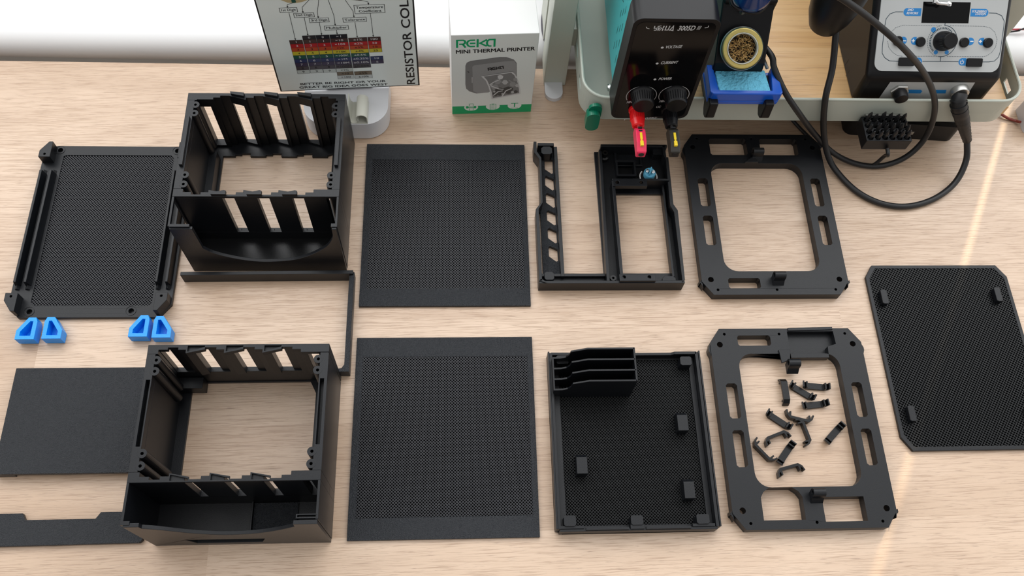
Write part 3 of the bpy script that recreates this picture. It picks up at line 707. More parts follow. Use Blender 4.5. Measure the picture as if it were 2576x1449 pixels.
# ================================================================ twelve little clips
def clip_mesh():
    pr = [(-8.6, 0), (8.6, 0), (11.6, 3.0), (12.8, 7.4), (11.4, 7.7), (10.6, 4.4), (9.4, 3.6), (9.3, 6.6), (7.9, 6.6), (7.6, 2.6), (-7.6, 2.6), (-7.9, 6.6), (-9.3, 6.6), (-9.4, 3.6), (-10.6, 4.4), (-11.4, 7.7), (-12.8, 7.4), (-11.6, 3.0)]
    mb = MB(); mb.wally(pr, -3, 3); return mb
proto = clip_mesh().build('snap_clip', PLA_GLOSS, None, 0.25, org=(0, 0, 0))
up = lambda z=0: (0, 0)
CL = [ # x, y, heading, pose, label
 (293.6, 257.2, 90, 'down', 'little black clip standing upright like a bridge, back left of the scattered clips'),
 (310.2, 257.4, -35, 'up', 'little black clip slanting down to the right, beside the bridge-like one'),
 (323.6, 262.2, -6, 'up', 'little black clip nearest the back right, lying almost level with arms up'),
 (319.6, 244.6, 6, 'up', 'little black clip right of centre, lying level below the pair at the back'),
 (303.2, 232.6, -15, 'sideN', 'little black clip on its side with its arms pointing to the back'),
 (284.2, 230.6, -37, 'up', 'little black clip slanting down to the right on the left of the scatter'),
 (305.4, 219.0, -78, 'sideW', 'little black clip on its side, arms pointing left, in the middle of the scatter'),
 (279.6, 214.6, 20, 'sideS', 'little black clip on its side, arms to the front, touching a slanted one'),
 (285.6, 199.8, 50, 'up', 'little black clip slanting up to the right below the one on its side'),
 (266.0, 202.2, -51, 'sideN', 'little black clip against the left inner edge of the frame'),
 (286.8, 185.6, 14, 'sideS', 'little black clip nearest the front, alone, on its side'),
 (332.6, 217.2, 43, 'up', 'little black clip lying alone at the right of the scatter')]
for i, (x, y, a, pose, l) in enumerate(CL):
    o = proto if i == 0 else proto.copy()
    if i: C.objects.link(o)
    a = math.radians(a)
    if pose == 'up': M_ = Matrix.Translation((x, y, 0)) @ Matrix.Rotation(a, 4, 'Z')
    elif pose == 'down': M_ = Matrix.Translation((x, y, 7.7)) @ Matrix.Rotation(a, 4, 'Z') @ Matrix.Rotation(math.pi, 4, 'X')
    else:
        ex = Vector((math.cos(a), math.sin(a), 0)); n_ = Vector((-ex.y, ex.x, 0))
        want = {'sideN': Vector((0, 1, 0)), 'sideS': Vector((0, -1, 0)), 'sideW': Vector((-1, 0, 0))}[pose]
        if n_.dot(want) < 0: n_ = -n_
        M_ = Matrix((ex, -ex.cross(n_) * -1 if False else n_.cross(ex), n_)).transposed().to_4x4()
        M_.translation = Vector((x, y, 3)) - n_ * 3.2
    M_.translation *= MM
    o.matrix_world = M_
    tag(o, l, 'clip', 'little black clips scattered inside the frame')
# ===PART2

# ================================================================ stand with cord clip, and the chart
t = thing('charging_stand', 'low white rounded stand behind the deep box, below the colour chart', 'stand', (-114.5, 570, 0))
MB().prism(rrect(-157, -72.6, 533.6, 612, 23, 10), 0.8, 25).build('stand_body', WHITE_PLASTIC, t, 1.6, 3, smooth=True)
MB().prism(rrect(-155.6, -74, 535, 610, 22, 10), 0, 0.9).build('stand_foot', RUBBER, t)
T = Matrix(((1, 0, 0, 0), (0, 0, 1, 0), (0, 1, 0, 0), (0, 0, 0, 1)))
def sheet(mb, pts, wd, y0, y1):
    P = [Vector(p) for p in pts]; L = []; R_ = []
    for i, p in enumerate(P):
        dd = (P[min(i + 1, len(P) - 1)] - P[max(i - 1, 0)]).normalized(); n = Vector((-dd.y, dd.x)) * wd / 2; L.append(tuple(p + n)); R_.append(tuple(p - n))
    mb.prism(L + R_[::-1], y0, y1, (), T)
mb = MB(); arc = [(-92.4, 25), (-92.4, 31)] + [(-97.6 + 5.2 * math.cos(math.radians(a)), 33 + 5.2 * math.sin(math.radians(a))) for a in range(0, 181, 18)] + [(-102.4, 30.6), (-101.2, 28.6), (-102, 26.8), (-104.4, 25.8), (-108, 26.2), (-110, 29), (-110.6, 34), (-110.8, 40)]
sheet(mb, arc, 0.9, 534.5, 560); mb.build('cord_clip', CREAM, t, 0.15, smooth=True)
MB().box(-112, -92, 534.2, 560.5, 24.9, 25.9).build('clip_base', CREAM, t, 0.2)
P0 = Vector((-180.4, 570.5, 28.0)); UX = Vector((139.3, 9.6, 0)).normalized()
t = thing('chart_board', 'grey-green resistor colour chart in a thin dark frame, standing on the white stand', 'chart', (-111, 575.5, 26))
SP = Plane(P0, UX, (0, 0, 1)); B = SP.M(); SH = 152.0
MB().prism([(0, 0), (139.6, 0), (139.6, SH), (0, SH)], -3.2, -0.2, (), B).build('board', BLACK_PRINT, t, 0.2)
MB().prism([(1.5, 1.5), (138.1, 1.5), (138.1, SH - 1.5), (1.5, SH - 1.5)], -0.3, 0, (), B).build('sheet', SIGN_FACE, t); sht = bpy.data.objects['sheet']; ORG['sheet'] = ORG[t.name]
MB().prism([(45, -2.2), (92, -2.2), (92, 4), (45, 4)], -9, -3.1, (), B).build('back_foot', WHITE_PLASTIC, t, 0.3)
cols = [('k', (0.012, 0.012, 0.018)), ('brown', (0.055, 0.028, 0.026)), ('red', (0.38, 0.012, 0.016)), ('orange', (0.42, 0.055, 0.018)), ('yel', (0.50, 0.42, 0.03)),
        ('green', (0.010, 0.075, 0.055)), ('blue', (0.018, 0.030, 0.10)), ('violet', (0.035, 0.024, 0.06)), ('grey', (0.05, 0.04, 0.05)), ('white', (0.48, 0.52, 0.50)), ('gold', (0.16, 0.12, 0.08)), ('silver', (0.50, 0.53, 0.52))]
CM = [mat('chart_print_' + n, c, 0.3) for n, c in cols]; CI = {n: i for i, (n, c) in enumerate(cols)}
order = ['k', 'brown', 'red', 'orange', 'yel', 'green', 'blue', 'violet', 'grey', 'white']
RH = 5.36; cells = MB(); lw_ = MB(); lb_ = MB(); ln = MB(); ln.m = 0
def cell(x0, x1, ytop, colr, txt, dark, wtxt=None):
    cells.m = CI[colr]; cells.flat(rect(x0, x1, ytop - RH, ytop), 0.12, (), B)
    ln.stroke(rect(x0, x1, ytop - RH, ytop), 0.22, B, True, 0.16)
    wd_ = wtxt or (1.75 * len(txt)); cx = (x0 + x1) / 2
    (lb_ if dark else lw_).text(txt, (cx - wd_ / 2, ytop - RH + 1.45), (cx + wd_ / 2, ytop - RH + 1.45), 2.5, B, 0.012, 0, 0.2)
T0 = 80.35
for x0, x1, s in ((21.4, 33.4, 1), (34.1, 46.2, 0), (46.6, 58.8, 0)):
    for k in range(s, 10): cell(x0, x1, T0 - RH * k, order[k], str(k), k in (3, 4, 8, 9), 0.55 if k == 1 else 1.9)
for k, tx in enumerate(['\u00d71', '\u00d710', '\u00d7100', '\u00d71K', '\u00d710K', '\u00d7100K', '\u00d71M', '\u00d710M', '\u00d7100M', '\u00d71G']):
    cell(59.3, 75.2, T0 - RH * k, order[k], tx, k in (3, 4, 8, 9), [4.4, 7.2, 9.6, 7.2, 9.8, 12.2, 8.6, 11.2, 13.8, 7.4][k])
cell(59.3, 75.2, T0 - RH * 10, 'gold', '\u00f710', True, 7); cell(59.3, 75.2, T0 - RH * 11, 'silver', '\u00f7100', True, 9.4)
T5 = 74.9
for k, (c_, tx, wd_) in enumerate([('brown', '\u00b11%', 8.2), ('red', '\u00b12%', 8.2), ('orange', '\u00b13%', 8.2), ('yel', '\u00b14%', 8.2), ('green', '\u00b10.5%', 11.5), ('blue', '\u00b10.25%', 14.6), ('violet', '\u00b10.10%', 14.6), ('grey', '\u00b10.05%', 14.6)]):
    cell(76.0, 93.2, T5 - 5.4 * k, c_, tx, k in (2, 3, 7), wd_)
cell(76.2, 93.2, 26.3, 'gold', '\u00b15%', True, 8); cell(76.2, 93.2, 20.9, 'silver', '\u00b110%', True, 10)
for k, (c_, tx) in enumerate([('brown', '100'), ('red', '50'), ('orange', '15'), ('yel', '25')]): cell(93.9, 105.8, T5 - RH * k, c_, tx, k > 1, 6.4 if k == 0 else 4.4)
cell(94.0, 106.0, 47.7, 'blue', '10', False, 4.2); cell(94.0, 106.0, 42.3, 'violet', '5', False, 2)
cells.build('color_table', CM, sht, fixn=False)
for x0, x1, y0, y1, tx in ((19.8, 35.2, 111.5, 117.2, '1st Digit'), (31.2, 49.0, 104.5, 109.8, '2nd Digit'), (43.9, 61.3, 97.2, 102.6, '3rd Digit'), (56.1, 77.7, 86.5, 92.1, 'Multiplier'), (74.0, 95.0, 96.0, 101.7, 'Tolerance')):
    ln.stroke(rect(x0, x1, y0, y1), 0.45, B, True, 0.12); lb_.text(tx, (x0 + 1.4, y0 + 1.6), (x1 - 1.2, y0 + 1.6), 2.8, B, 0.012, 0, 0.14)
ln.stroke(rect(85.7, 112.7, 106.5, 117.1), 0.45, B, True, 0.12)
lb_.text('Temperature', (87.2, 112.6), (111.4, 112.6), 3.0, B, 0.012, 0, 0.14); lb_.text('Coefficient', (89.4, 107.9), (109.6, 107.9), 3.0, B, 0.012, 0, 0.14)
def arrow(pts):
    ln.stroke(pts, 0.42, B, False, 0.13); a = Vector(pts[-2]); b = Vector(pts[-1]); dd = (b - a).normalized(); n = Vector((-dd.y, dd.x))
    ln.flat([tuple(b), tuple(b - dd * 2 + n * 0.9), tuple(b - dd * 2 - n * 0.9)], 0.14, (), B)
arrow([(36, 125), (34.1, 123.2), (27.7, 121.2), (27.2, 117.3)]); arrow([(49, 127.6), (46.8, 125.1), (40, 117.1), (39.7, 110)]); arrow([(56.4, 128), (52.5, 110.3), (52.2, 102.8)])
arrow([(64, 125.4), (66.5, 105.4), (66.1, 92.3)]); arrow([(78.4, 125.4), (84.2, 110.1), (84.2, 101.9)]); arrow([(84, 124.2), (94, 122.6), (98.6, 120.7), (98.9, 117.3)])
arrow([(27.4, 111.4), (27.2, 75.1)]); arrow([(39.8, 104.4), (39.5, 80.5)]); arrow([(52.3, 97.1), (52.1, 80.5)]); arrow([(66.4, 86.4), (66.4, 80.5)]); arrow([(84.4, 95.9), (84.4, 75.1)]); arrow([(99.4, 106.4), (99.3, 75.1)])
lb_.text('BETTER BE RIGHT OR YOUR', (21.4, 9.2), (105.7, 8.2), 3.0, B, 0.03, 0, 0.14); lb_.text('GREAT BIG IDEA GOES WEST', (19.6, 3.9), (107.4, 2.9), 3.2, B, 0.03, 0, 0.14)
lb_.text('RESISTOR COLOR', (135.0, 3.0), (134.2, 147.0), 8.0, B, 0.02, 0, 0.14)
ln.build('diagram_lines', BLACK_PRINT, sht, fixn=False); lb_.build('dark_lettering', BLACK_PRINT, sht, fixn=False); lw_.build('pale_lettering', WHITE_PRINT, sht, fixn=False)
rs = MB(); rs.flat([(22, 134), (23, 127), (28, 123.6), (34, 122.4), (41, 123.6), (46, 125.8), (84, 125.8), (88, 123.4), (96, 123.4), (101, 128), (102, 134), (101, 141), (96, 145), (88, 145), (84, 142), (46, 142), (41, 144.5), (34, 145.5), (28, 144.5), (23, 141)], 0.1, (), B)
rs.build('resistor_drawing', mat('chart_print_beige', (0.45, 0.36, 0.20), 0.3), sht, fixn=False)
bd = MB()
for i, (x, c_) in enumerate(((32, 'green'), (48, 'red'), (56, 'violet'), (64, 'k'), (77, 'gold'), (90, 'brown'))): bd.m = CI[c_]; bd.flat(rect(x, x + 3.6, 126 if 45 < x < 84 else 123.2, 142), 0.15, (), B)
bd.build('resistor_bands', CM, sht, fixn=False)

# ================================================================ printer box
BP = Plane((-8.3, 565.3, 0), (82.2, 4.1, 0), (0, 0, 1)); BW = 82.4; BH = 120.0
def logo_reka(mb, bl, br, h, T, z=0.15, lw=None):
    "four wide rounded letters drawn as strokes"
    L = (Vector(br) - Vector(bl)).length; s = L / 100.0; k = h / 18.0; lw = lw or 5.2 * s
    ang = math.atan2(br[1] - bl[1], br[0] - bl[0]); A = T @ Matrix.Translation((bl[0], bl[1], 0)) @ Matrix.Rotation(ang, 4, 'Z')
    def S_(pts): mb.stroke([(a * s, b * k) for a, b in pts], lw, A, False, z)
    S_([(2.6, 0), (2.6, 16), (18, 16), (22, 14.5), (23, 12), (22, 9), (18, 7.6), (8, 7.6)]); S_([(17, 7.6), (24, 0)])
    S_([(48, 15.6), (36, 15.6), (31, 14), (28.4, 11), (28.4, 7), (31, 3.6), (36, 2), (48, 2)]); S_([(35, 8.8), (49, 8.8)])
    S_([(54.5, 0), (54.5, 17.6)]); S_([(78, 16.2), (61, 8.8), (78, 1.8)])
    S_([(90, 2), (84, 2), (79.5, 4.2), (78, 8.8), (79.5, 13.4), (84, 16), (97.4, 16), (97.4, 0)])
t = thing('printer_box', 'white cardboard box of a mini thermal printer with a green band', 'box', (33, 592, 0))
G = BP.M()
MB().prism(rect(0, BW, 0, BH), -52, 0, (), G).build('carton', CARD_WHITE, t, 0.5)
fc = MB(); fc.flat(rect(0.5, BW - 0.5, 11.6, BH - 0.5), 0.06, (), G); fp_ = fc.build('front_print', CARD_GREY, t, fixn=False)
gb = MB(); gb.flat(rect(0.1, BW - 0.1, 0.4, 13.2), 0.1, (), G); gb.build('green_band', GREEN_PRINT, fp_, fixn=False)
sq = lambda px, py: BP.uv(1120 + px / 9.908, 60 + py / 9.908)
s2 = lambda px, py: BP.uv(1140 + px / 8.523, 130 + py / 8.523)
lg = MB(); logo_reka(lg, sq(270, 595), sq(1250, 568), 11.4, G); lg.build('green_logo', GREEN_PRINT, fp_, fixn=False)
tx = MB(); tx.text('MINI THERMAL PRINTER', sq(272, 742), sq(2232, 655), 4.9, G, 0.035, 0, 0.15)
logo_reka(tx, s2(750, 403), s2(1085, 358), 4.4, G, 0.4, 1.0); tx.build('black_lettering', BLACK_PRINT, fp_, fixn=False)
GP = [mat('print_grey_' + str(i), (g_, g_, g_ * 1.0), 0.45) for i, g_ in enumerate((0.30, 0.20, 0.46, 0.06, 0.62))]
pd = MB()
def poly2(mb, pts, z, m_): mb.m = m_; mb.flat([s2(*p) for p in pts], z, (), G)
poly2(pd, [(262, 300), (290, 235), (370, 195), (1000, 110), (1140, 112), (1300, 165), (1362, 240), (1362, 500), (1340, 640), (640, 880), (500, 895), (350, 850), (280, 790), (262, 700)], 0.16, 1)
poly2(pd, [(410, 320), (450, 290), (1100, 205), (1300, 190), (1352, 250), (1348, 500), (760, 870), (520, 885), (430, 840)], 0.20, 0)
poly2(pd, [(300, 420), (330, 418), (352, 440), (330, 448)], 0.26, 3); poly2(pd, [(388, 545), (404, 540), (404, 665), (392, 670)], 0.26, 1); poly2(pd, [(400, 545), (412, 540), (412, 665), (402, 670)], 0.27, 4)
poly2(pd, [(620, 515), (1295, 410), (1295, 418), (620, 525)], 0.24, 1)
poly2(pd, [(600, 525), (1270, 430), (1330, 480), (1400, 640), (1435, 800), (1440, 900), (825, 1020), (800, 900), (760, 760), (700, 620)], 0.28, 4)
pd.m = 3; poly2(pd, [(655, 528), (1245, 448), (1310, 500), (1380, 660), (1410, 800), (1415, 880), (850, 990), (830, 880), (790, 750), (730, 610)], 0.32, 1)
blobs = [(1010, 540, 60, 4), (950, 640, 70, 0), (1110, 650, 62, 2), (900, 760, 80, 0), (1280, 690, 70, 0), (1000, 850, 110, 3), (1180, 820, 100, 3), (900, 900, 60, 3), (1060, 900, 28, 2), (1270, 860, 34, 2), (1370, 720, 40, 2), (1330, 590, 46, 0), (880, 850, 24, 2), (1340, 850, 40, 3), (820, 700, 26, 2)]
for i, (x, y, r_, m_) in enumerate(blobs):
    poly2(pd, [(x + r_ * math.cos(q * 0.524) * (1 + 0.25 * math.sin(3 * q + i)), y + r_ * 0.8 * math.sin(q * 0.524)) for q in range(12)], 0.34 + 0.01 * i, m_)
for ln_ in (((790, 720), (980, 790), (1080, 800)), ((1000, 590), (880, 640), (780, 700)), ((860, 930), (960, 850), (1060, 830)), ((1190, 600), (1320, 680), (1380, 660)), ((1250, 780), (1130, 830), (1040, 960))):
    pd.m = 4 if ln_[0][0] != 1190 else 0; pd.stroke([s2(*p) for p in ln_], 1.2, G, False, 0.52)
pd.build('printer_picture', GP, fp_, fixn=False)
ic = MB()
for cx, cy in ((385, 1190), (850, 1170), (1315, 1150)):
    u0, v0 = s2(cx, cy); ic.m = 0; ic.flat(circ(u0, v0, 7.2, 26, 5.9), 0.14, (), G)
ic.m = 1
def ib(x0, y0, x1, y1, z=0.2): 
    a = s2(x0, y1); b = s2(x1, y0); ic.flat(rect(min(a[0], b[0]), max(a[0], b[0]), min(a[1], b[1]), max(a[1], b[1])), z, (), G)
ib(275, 1165, 330, 1215); ib(440, 1160, 495, 1210); ib(320, 1182, 450, 1198); ib(1240, 1096, 1395, 1112); ib(1300, 1108, 1330, 1184); ib(1240, 1196, 1385, 1208)
for q in ([(345, 1118), (430, 1114), (430, 1165), (345, 1168)], [(345, 1212), (430, 1208), (430, 1250), (345, 1254)], [(790, 1124), (915, 1118), (915, 1228), (790, 1232)]): ic.stroke([s2(*p) for p in q], 0.5, G, True, 0.2)
ib(825, 1112, 880, 1130)
for y in (1150, 1168, 1186, 1204): ib(812, y, 888, y + 7)
ic.build('round_icons', [CARD_GREY, GREEN_PRINT], fp_, fixn=False)

# ================================================================ shelf: tray on posts
t = thing('metal_shelf', 'long pale sage metal shelf tray with rounded corners, raised on posts', 'shelf', (335, 640, 0))
SX0, SX1, SY0, SY1, SZ0, SZ1 = 117.0, 551.5, 524.0, 760.0, 50.0, 83.0
rr = rrect(SX0, SX1, SY0, SY1, 24, 8); ri = rrect(SX0 + 1.6, SX1 - 1.6, SY0 + 1.6, SY1 - 1.6, 22.6, 8)
mb = MB(); mb.prism(rr, SZ0, SZ0 + 13.5, [ri])
# right and left ends have long slots: split the wall into lower band, slotted band and upper band
mb.prism(rr, SZ0 + 20.0, SZ1, [ri])
segs = []
n = len(rr)
for i in range(n):
    a, b = Vector(rr[i]), Vector(rr[(i + 1) % n]); c, d_ = Vector(ri[i]), Vector(ri[(i + 1) % n])
    if (b - a).length > 60 and abs(a.x - b.x) < 1:
        yy = sorted((a.y, b.y)); x0_, x1_ = min(a.x, c.x), max(a.x, c.x); cuts = [(543, 564), (587, 607), (630, 650), (673, 693)]
        prev = yy[0]
        for c0, c1 in cuts: mb.box(x0_, x1_, prev, max(prev + .1, c0), SZ0 + 13.5, SZ0 + 20); prev = c1
        mb.box(x0_, x1_, prev, yy[1], SZ0 + 13.5, SZ0 + 20)
    else: mb.prism([tuple(a), tuple(b), tuple(d_), tuple(c)], SZ0 + 13.5, SZ0 + 20)
mb.build('tray_wall', TRAY_PAINT, t, 0, smooth=True)
MB().prism(rrect(SX0 + 0.8, SX1 - 0.8, SY0 + 0.8, SY1 - 0.8, 23, 8), SZ0, SZ0 + 2).build('tray_floor', TRAY_PAINT, t)
rim = [Vector((a, b, SZ1)) for a, b in rrect(SX0 + 0.8, SX1 - 0.8, SY0 + 0.8, SY1 - 0.8, 23.2, 8)]; rim.append(rim[0])
MB().tube(rim, 1.5, 8).build('rolled_rim', TRAY_PAINT, t, smooth=True)
MB().box(89, 112, 604, 640, 0, 300).build('post', LEG_PAINT, t, 0.8)
MB().box(112, 118, 612, 632, 54, 78).build('post_bracket', LEG_PAINT, t, 0.3)
MB().prism([(89.6, 604.5), (89.6, 592)] + [(99 + 9.4 * math.cos(math.radians(a)), 592 + 9.4 * math.sin(math.radians(a))) for a in range(180, 361, 15)] + [(108.4, 604.5)], 0, 5).build('post_foot', WHITE_PLASTIC, t, 0.8, 3)
MB().box(527, 553, 604, 640, 52, 300).build('post', LEG_PAINT, t, 0.8)
MB().box(527, 553, 640, 676, 16, 300).build('rear_post', LEG_PAINT, t, 0.8)
MB().box(89, 112, 650, 690, 16, 300).build('rear_post', LEG_PAINT, t, 0.8)
MB().box(110, 118, 655, 680, 54, 78).build('post_bracket', LEG_PAINT, t, 0.3)
bb = MB().box(228, 542.6, 527.5, 755, 58, 70).build('bamboo_board', BAMBOO, None, 0.8)
tag(bb, 'warm bamboo board lying inside the sage metal shelf tray', 'board')
for x in (240, 530):
    for y in (535, 745): MB().box(x - 6, x + 6, y - 6, y + 6, 52, 58.2).build('board_foot', RUBBER, bb)
t = thing('green_hook', 'dark green plastic clip on the front left corner of the metal shelf', 'hook', (129, 519, 36))
T = Matrix(((1, 0, 0, 0), (0, 0, -1, 523.4), (0, 1, 0, 0), (0, 0, 0, 1)))
MB().prism(rrect(121.6, 134.6, 44, 70, 6.2, 6), 0, 9, (), T).build('hook_body', GREEN_PLASTIC, t, 1.2, 3)
MB().prism(rrect(123.2, 136.0, 54, 76, 6, 6), 0, 3.5, (), T).build('hook_back', GREEN_PLASTIC, t, 0.8, 2)

# ================================================================ power supply
FY = 500.0; FP = Plane((140, FY, 83), (1, 0, 0), (0, 0, 1)); Fm = FP.M()
t = thing('power_supply', 'narrow bench power supply with black front and teal metal sides', 'power supply', (176, 600, 53))
bz = MB(); bz.prism([(a - 140, b - 83) for a, b in rrect(140, 212, 84, 217, 8, 6)], -24, 0, (), Fm); bz.build('front_bezel', BLACK_PLASTIC, t, 2.2, 3, smooth=True)
gl = MB(); gl.prism([(a - 140, b - 83) for a, b in rrect(143.4, 208.6, 87.5, 213, 6, 6)], -0.5, 0.25, (), Fm); fpan = gl.build('front_panel', BLACK_GLASS, t)
MB().box(144.8, 207.2, 523, 735, 86, 213.5).build('steel_case', TEAL, t, 1.5, 2)
for x in (160, 192): MB().box(x - 6, x + 6, 700, 712, 52, 86.5).build('rubber_foot', RUBBER, t, 0.5)
CP = Plane((144.8, 700, 83), (0, -1, 0), (0, 0, 1)); Cm = CP.M(0.0)
vs_ = MB(); q = lambda px, py: CP.uv(1340 + px / 3.958, py / 3.958)
for a in (((897, 0), (905, 22)), ((885, 100), (870, 170)), ((909, 85), (893, 155)), ((933, 62), (918, 140)), ((852, 262), (837, 333)), ((876, 248), (860, 320)), ((900, 232), (884, 305)), ((820, 415), (805, 487)), ((842, 400), (828, 475)), ((868, 392), (853, 462)), ((834, 548), (819, 628))):
    vs_.stroke([q(*a[0]), q(*a[1])], 1.0, Cm, False, 0.12)
vs_.build('vent_slots', BLACK_PRINT, t, fixn=False)
for px, py in ((1582, 62), (1534, 221)):
    hh = CP.hit(px, py); Tm = Matrix.Translation((144.8, max(hh.y, 527), hh.z)) @ Matrix.Rotation(-math.pi / 2, 4, 'Y')
    MB().lathe([(4.2, 0), (4.2, 0.8), (3.2, 2.4), (1.2, 3.0)], 18, Tm).build('case_screw', CHROME, t, smooth=True)
p = lambda px, py: FP.uv(1340 + px / 3.958, py / 3.958)
lt = MB()
# maker's word in slanted cut letters
def logo_y(mb, bl, br, h, T, z):
    L = (Vector(br) - Vector(bl)).length; s = L / 100; k = h / 16; A = T @ Matrix.Translation((bl[0], bl[1], 0)) @ Matrix.Rotation(math.atan2(br[1] - bl[1], br[0] - bl[0]), 4, 'Z')
    def S_(pts, wd=4.6): mb.stroke([(a * s + b * 0.25 * s, b * k) for a, b in pts], wd * s, A, False, z)
    S_([(1, 16), (2, 8.5), (17, 8.5), (18, 16)]); S_([(18, 10), (15, 2), (4, 2)]); S_([(24, 11), (24, 0)], 5.2); S_([(24, 16), (24, 13.4)], 5.2); S_([(21, 16), (32, 16)], 3)
    S_([(32, 12), (32, 0)]); S_([(28, 7.6), (46, 7.6)]); S_([(44, 16), (44, 0)], 6); S_([(56, 16), (56, 2), (70, 2), (71, 16)]); S_([(77, 0), (88, 15), (94, 0), (80, 2.2)], 5)
logo_y(lt, p(1195, 302), p(1408, 300), 5.6, Fm, 0.45)
lt.text('3005D', p(1440, 300), p(1612, 298), 5.4, Fm, 0.015, 0.3, 0.45); lt.text('III', p(1630, 292), p(1672, 292), 4.4, Fm, 0.0, 0.35, 0.45)
for s_, a, b, h in (('VOLTAGE', (1325, 478), (1488, 472), 3.4), ('CURRENT', (1276, 635), (1448, 628), 3.4), ('POWER', (1252, 794), (1380, 790), 3.3), ('OUTPUT', (1120, 1182), (1235, 1180), 3.0), ('MIN', (935, 1025), (992, 1022), 3.0), ('MIN', (1258, 1015), (1314, 1012), 3.0), ('CV', (1150, 1071), (1188, 1070), 2.8), ('CC', (1228, 1069), (1275, 1068), 2.8)):
    lt.text(s_, p(*a), p(*b), h, Fm, 0.02, 0.3, 0.45)
for x, y in ((1290, 470), (1239, 628), (1217, 787)): u0, v0 = p(x, y); lt.flat(circ(u0, v0, 1.3, 8), 0.45, (), Fm)
for cx, cy in ((1088, 930), (1413, 925)):
    u0, v0 = p(cx, cy); lt.stroke([(u0 + 13.6 * math.cos(math.radians(a)), v0 - 3 + 13.6 * math.sin(math.radians(a))) for a in range(-32, 216, 8)], 0.55, Fm, False, 0.45)
for pts in (((1130, 262), (1136, 276), (1162, 282)), ((1752, 252), (1745, 268), (1712, 274)), ((912, 1195), (918, 1182), (942, 1179))): lt.stroke([p(*a) for a in pts], 0.6, Fm, False, 0.45)
lt.build('front_lettering', WHITE_PRINT, fpan, fixn=False)
Ry = Matrix.Rotation(math.pi / 2, 4, 'X')
for cx, cy in ((1088, 930), (1413, 925)):
    u0, v0 = p(cx, cy); Tm = Matrix.Translation((140 + u0, FY, 83 + v0 + 0.5)) @ Ry
    mb = MB(); mb.lathe([(10.6, 0), (10.6, 2.5), (9.9, 3.5), (9.5, 13.6), (8.8, 14.8), (0.1, 14.8)], 32, Tm)
    for k in range(28):
        a = 2 * math.pi * k / 28; mb.box(-0.22, 0.22, -0.3, 0.3, 4, 12.8, Tm @ Matrix.Translation((9.72 * math.cos(a), 9.72 * math.sin(a), 0)) @ Matrix.Rotation(a, 4, 'Z'))
    mb.build('dial_knob', BLACK_PLASTIC, fpan, 0, smooth=True)
# binding posts with lever wire connectors plugged in
for cx, mt_, mc, nm in ((1606, RED, PINK, 'red'), (1686, BLACK_PLASTIC, mat('black_connector_plastic', (0.016, 0.014, 0.010), 0.45), 'black')):
    base = FP.hit(cx, 285 if nm == 'red' else 287) if False else None
    xx = 162.4 if nm == 'red' else 193.0; zz = 98.5
    Tm = Matrix.Translation((xx, FY, zz)) @ Ry
    mb = MB(); mb.lathe([(7.4, 0), (7.4, 2.6), (6.4, 3.4), (6.6, 5), (6.4, 13), (5.7, 19.5), (4.6, 20.5), (2.0, 20.5)], 30, Tm)
    for k in range(22):
        a = 2 * math.pi * k / 22; mb.box(-0.3, 0.3, -0.35, 0.35, 5.0, 13, Tm @ Matrix.Translation((6.5 * math.cos(a), 6.5 * math.sin(a), 0)) @ Matrix.Rotation(a, 4, 'Z'))
    mb.build('binding_post', mt_, t, 0, smooth=True)
    CY0, CY1 = 450.0, 477.5
    tc_ = thing('lever_connector', ('crimson' if nm == 'red' else 'black') + ' lever wire connector with a yellow lever, plugged into the ' + nm + ' binding post', 'connector', (xx, (CY0 + CY1) / 2, zz - 7), 'wire connectors on the power supply')
    body = MB(); body.wallx([(CY0 + 1, zz - 6), (CY1, zz - 6), (CY1, zz + 2), (CY1 - 5, zz + 7), (CY0 + 8, zz + 7), (CY0, zz + 3), (CY0, zz - 4)], xx - 4.4, xx + 4.4)
    body.build('connector_body', mc, tc_, 1.2, 3)
    lv = MB(); lv.box(xx - 1.05, xx + 1.05, CY0 + 11, CY1 - 9, zz + 6.4, zz + 8.0); lv.box(xx - 1.5, xx + 1.5, CY0 + 4.5, CY0 + 9.5, zz + 5.6, zz + 8.0); lv.box(xx - 0.7, xx + 0.7, CY0 + 9, CY0 + 11.4, zz + 6.2, zz + 7.8); lv.build('lever', YELLOW, tc_, 0.3)
    for y in (CY1 - 3.0, CY1 - 6.6): MB().box(xx - 1.7, xx + 1.7, y - 0.8, y + 0.8, zz + 5.5, zz + 7.1).build('socket_slot', BLACK_PRINT, tc_)
    MB().lathe([(2.6, 0), (2.6, 0.5)], 16, Matrix.Translation((xx, CY0 - 0.3, zz - 0.5)) @ Matrix.Rotation(-math.pi / 2, 4, 'X')).build('wire_hole', BLACK_PRINT, tc_)
    MB().lathe([(1.6, 0), (1.6, 6)], 12, Matrix.Translation((xx, CY1 - 1, zz)) @ Matrix.Rotation(-math.pi / 2, 4, 'X')).build('plug_pin', CHROME, tc_, smooth=True)

# ================================================================ iron stand with sponge and brass wool
t = thing('iron_stand', 'black soldering iron stand with a blue sponge trough, right of the power supply', 'stand', (262, 560, 70))
mb = MB(); mb.wallx([(531, 70), (604, 70), (604, 176), (582, 176), (572, 162), (540, 116)], 236, 284); mb.build('stand_body', BLACK_PLASTIC, t, 1.5, 3)
mb = MB(); mb.wallx([(572, 140), (606, 140), (606, 172), (590, 173), (570, 164)], 237, 286); mb.build('top_shoulder', BLACK_PLASTIC, t, 2, 3)
for x in (231.5, 284.5):
    mb = MB(); mb.wallx([(503, 82), (506, 78), (512, 76), (517, 79), (522, 86), (540, 86), (540, 100), (505, 100)], x, x + 8.5); mb.build('foot', BLACK_PLASTIC, t, 1.4, 3)
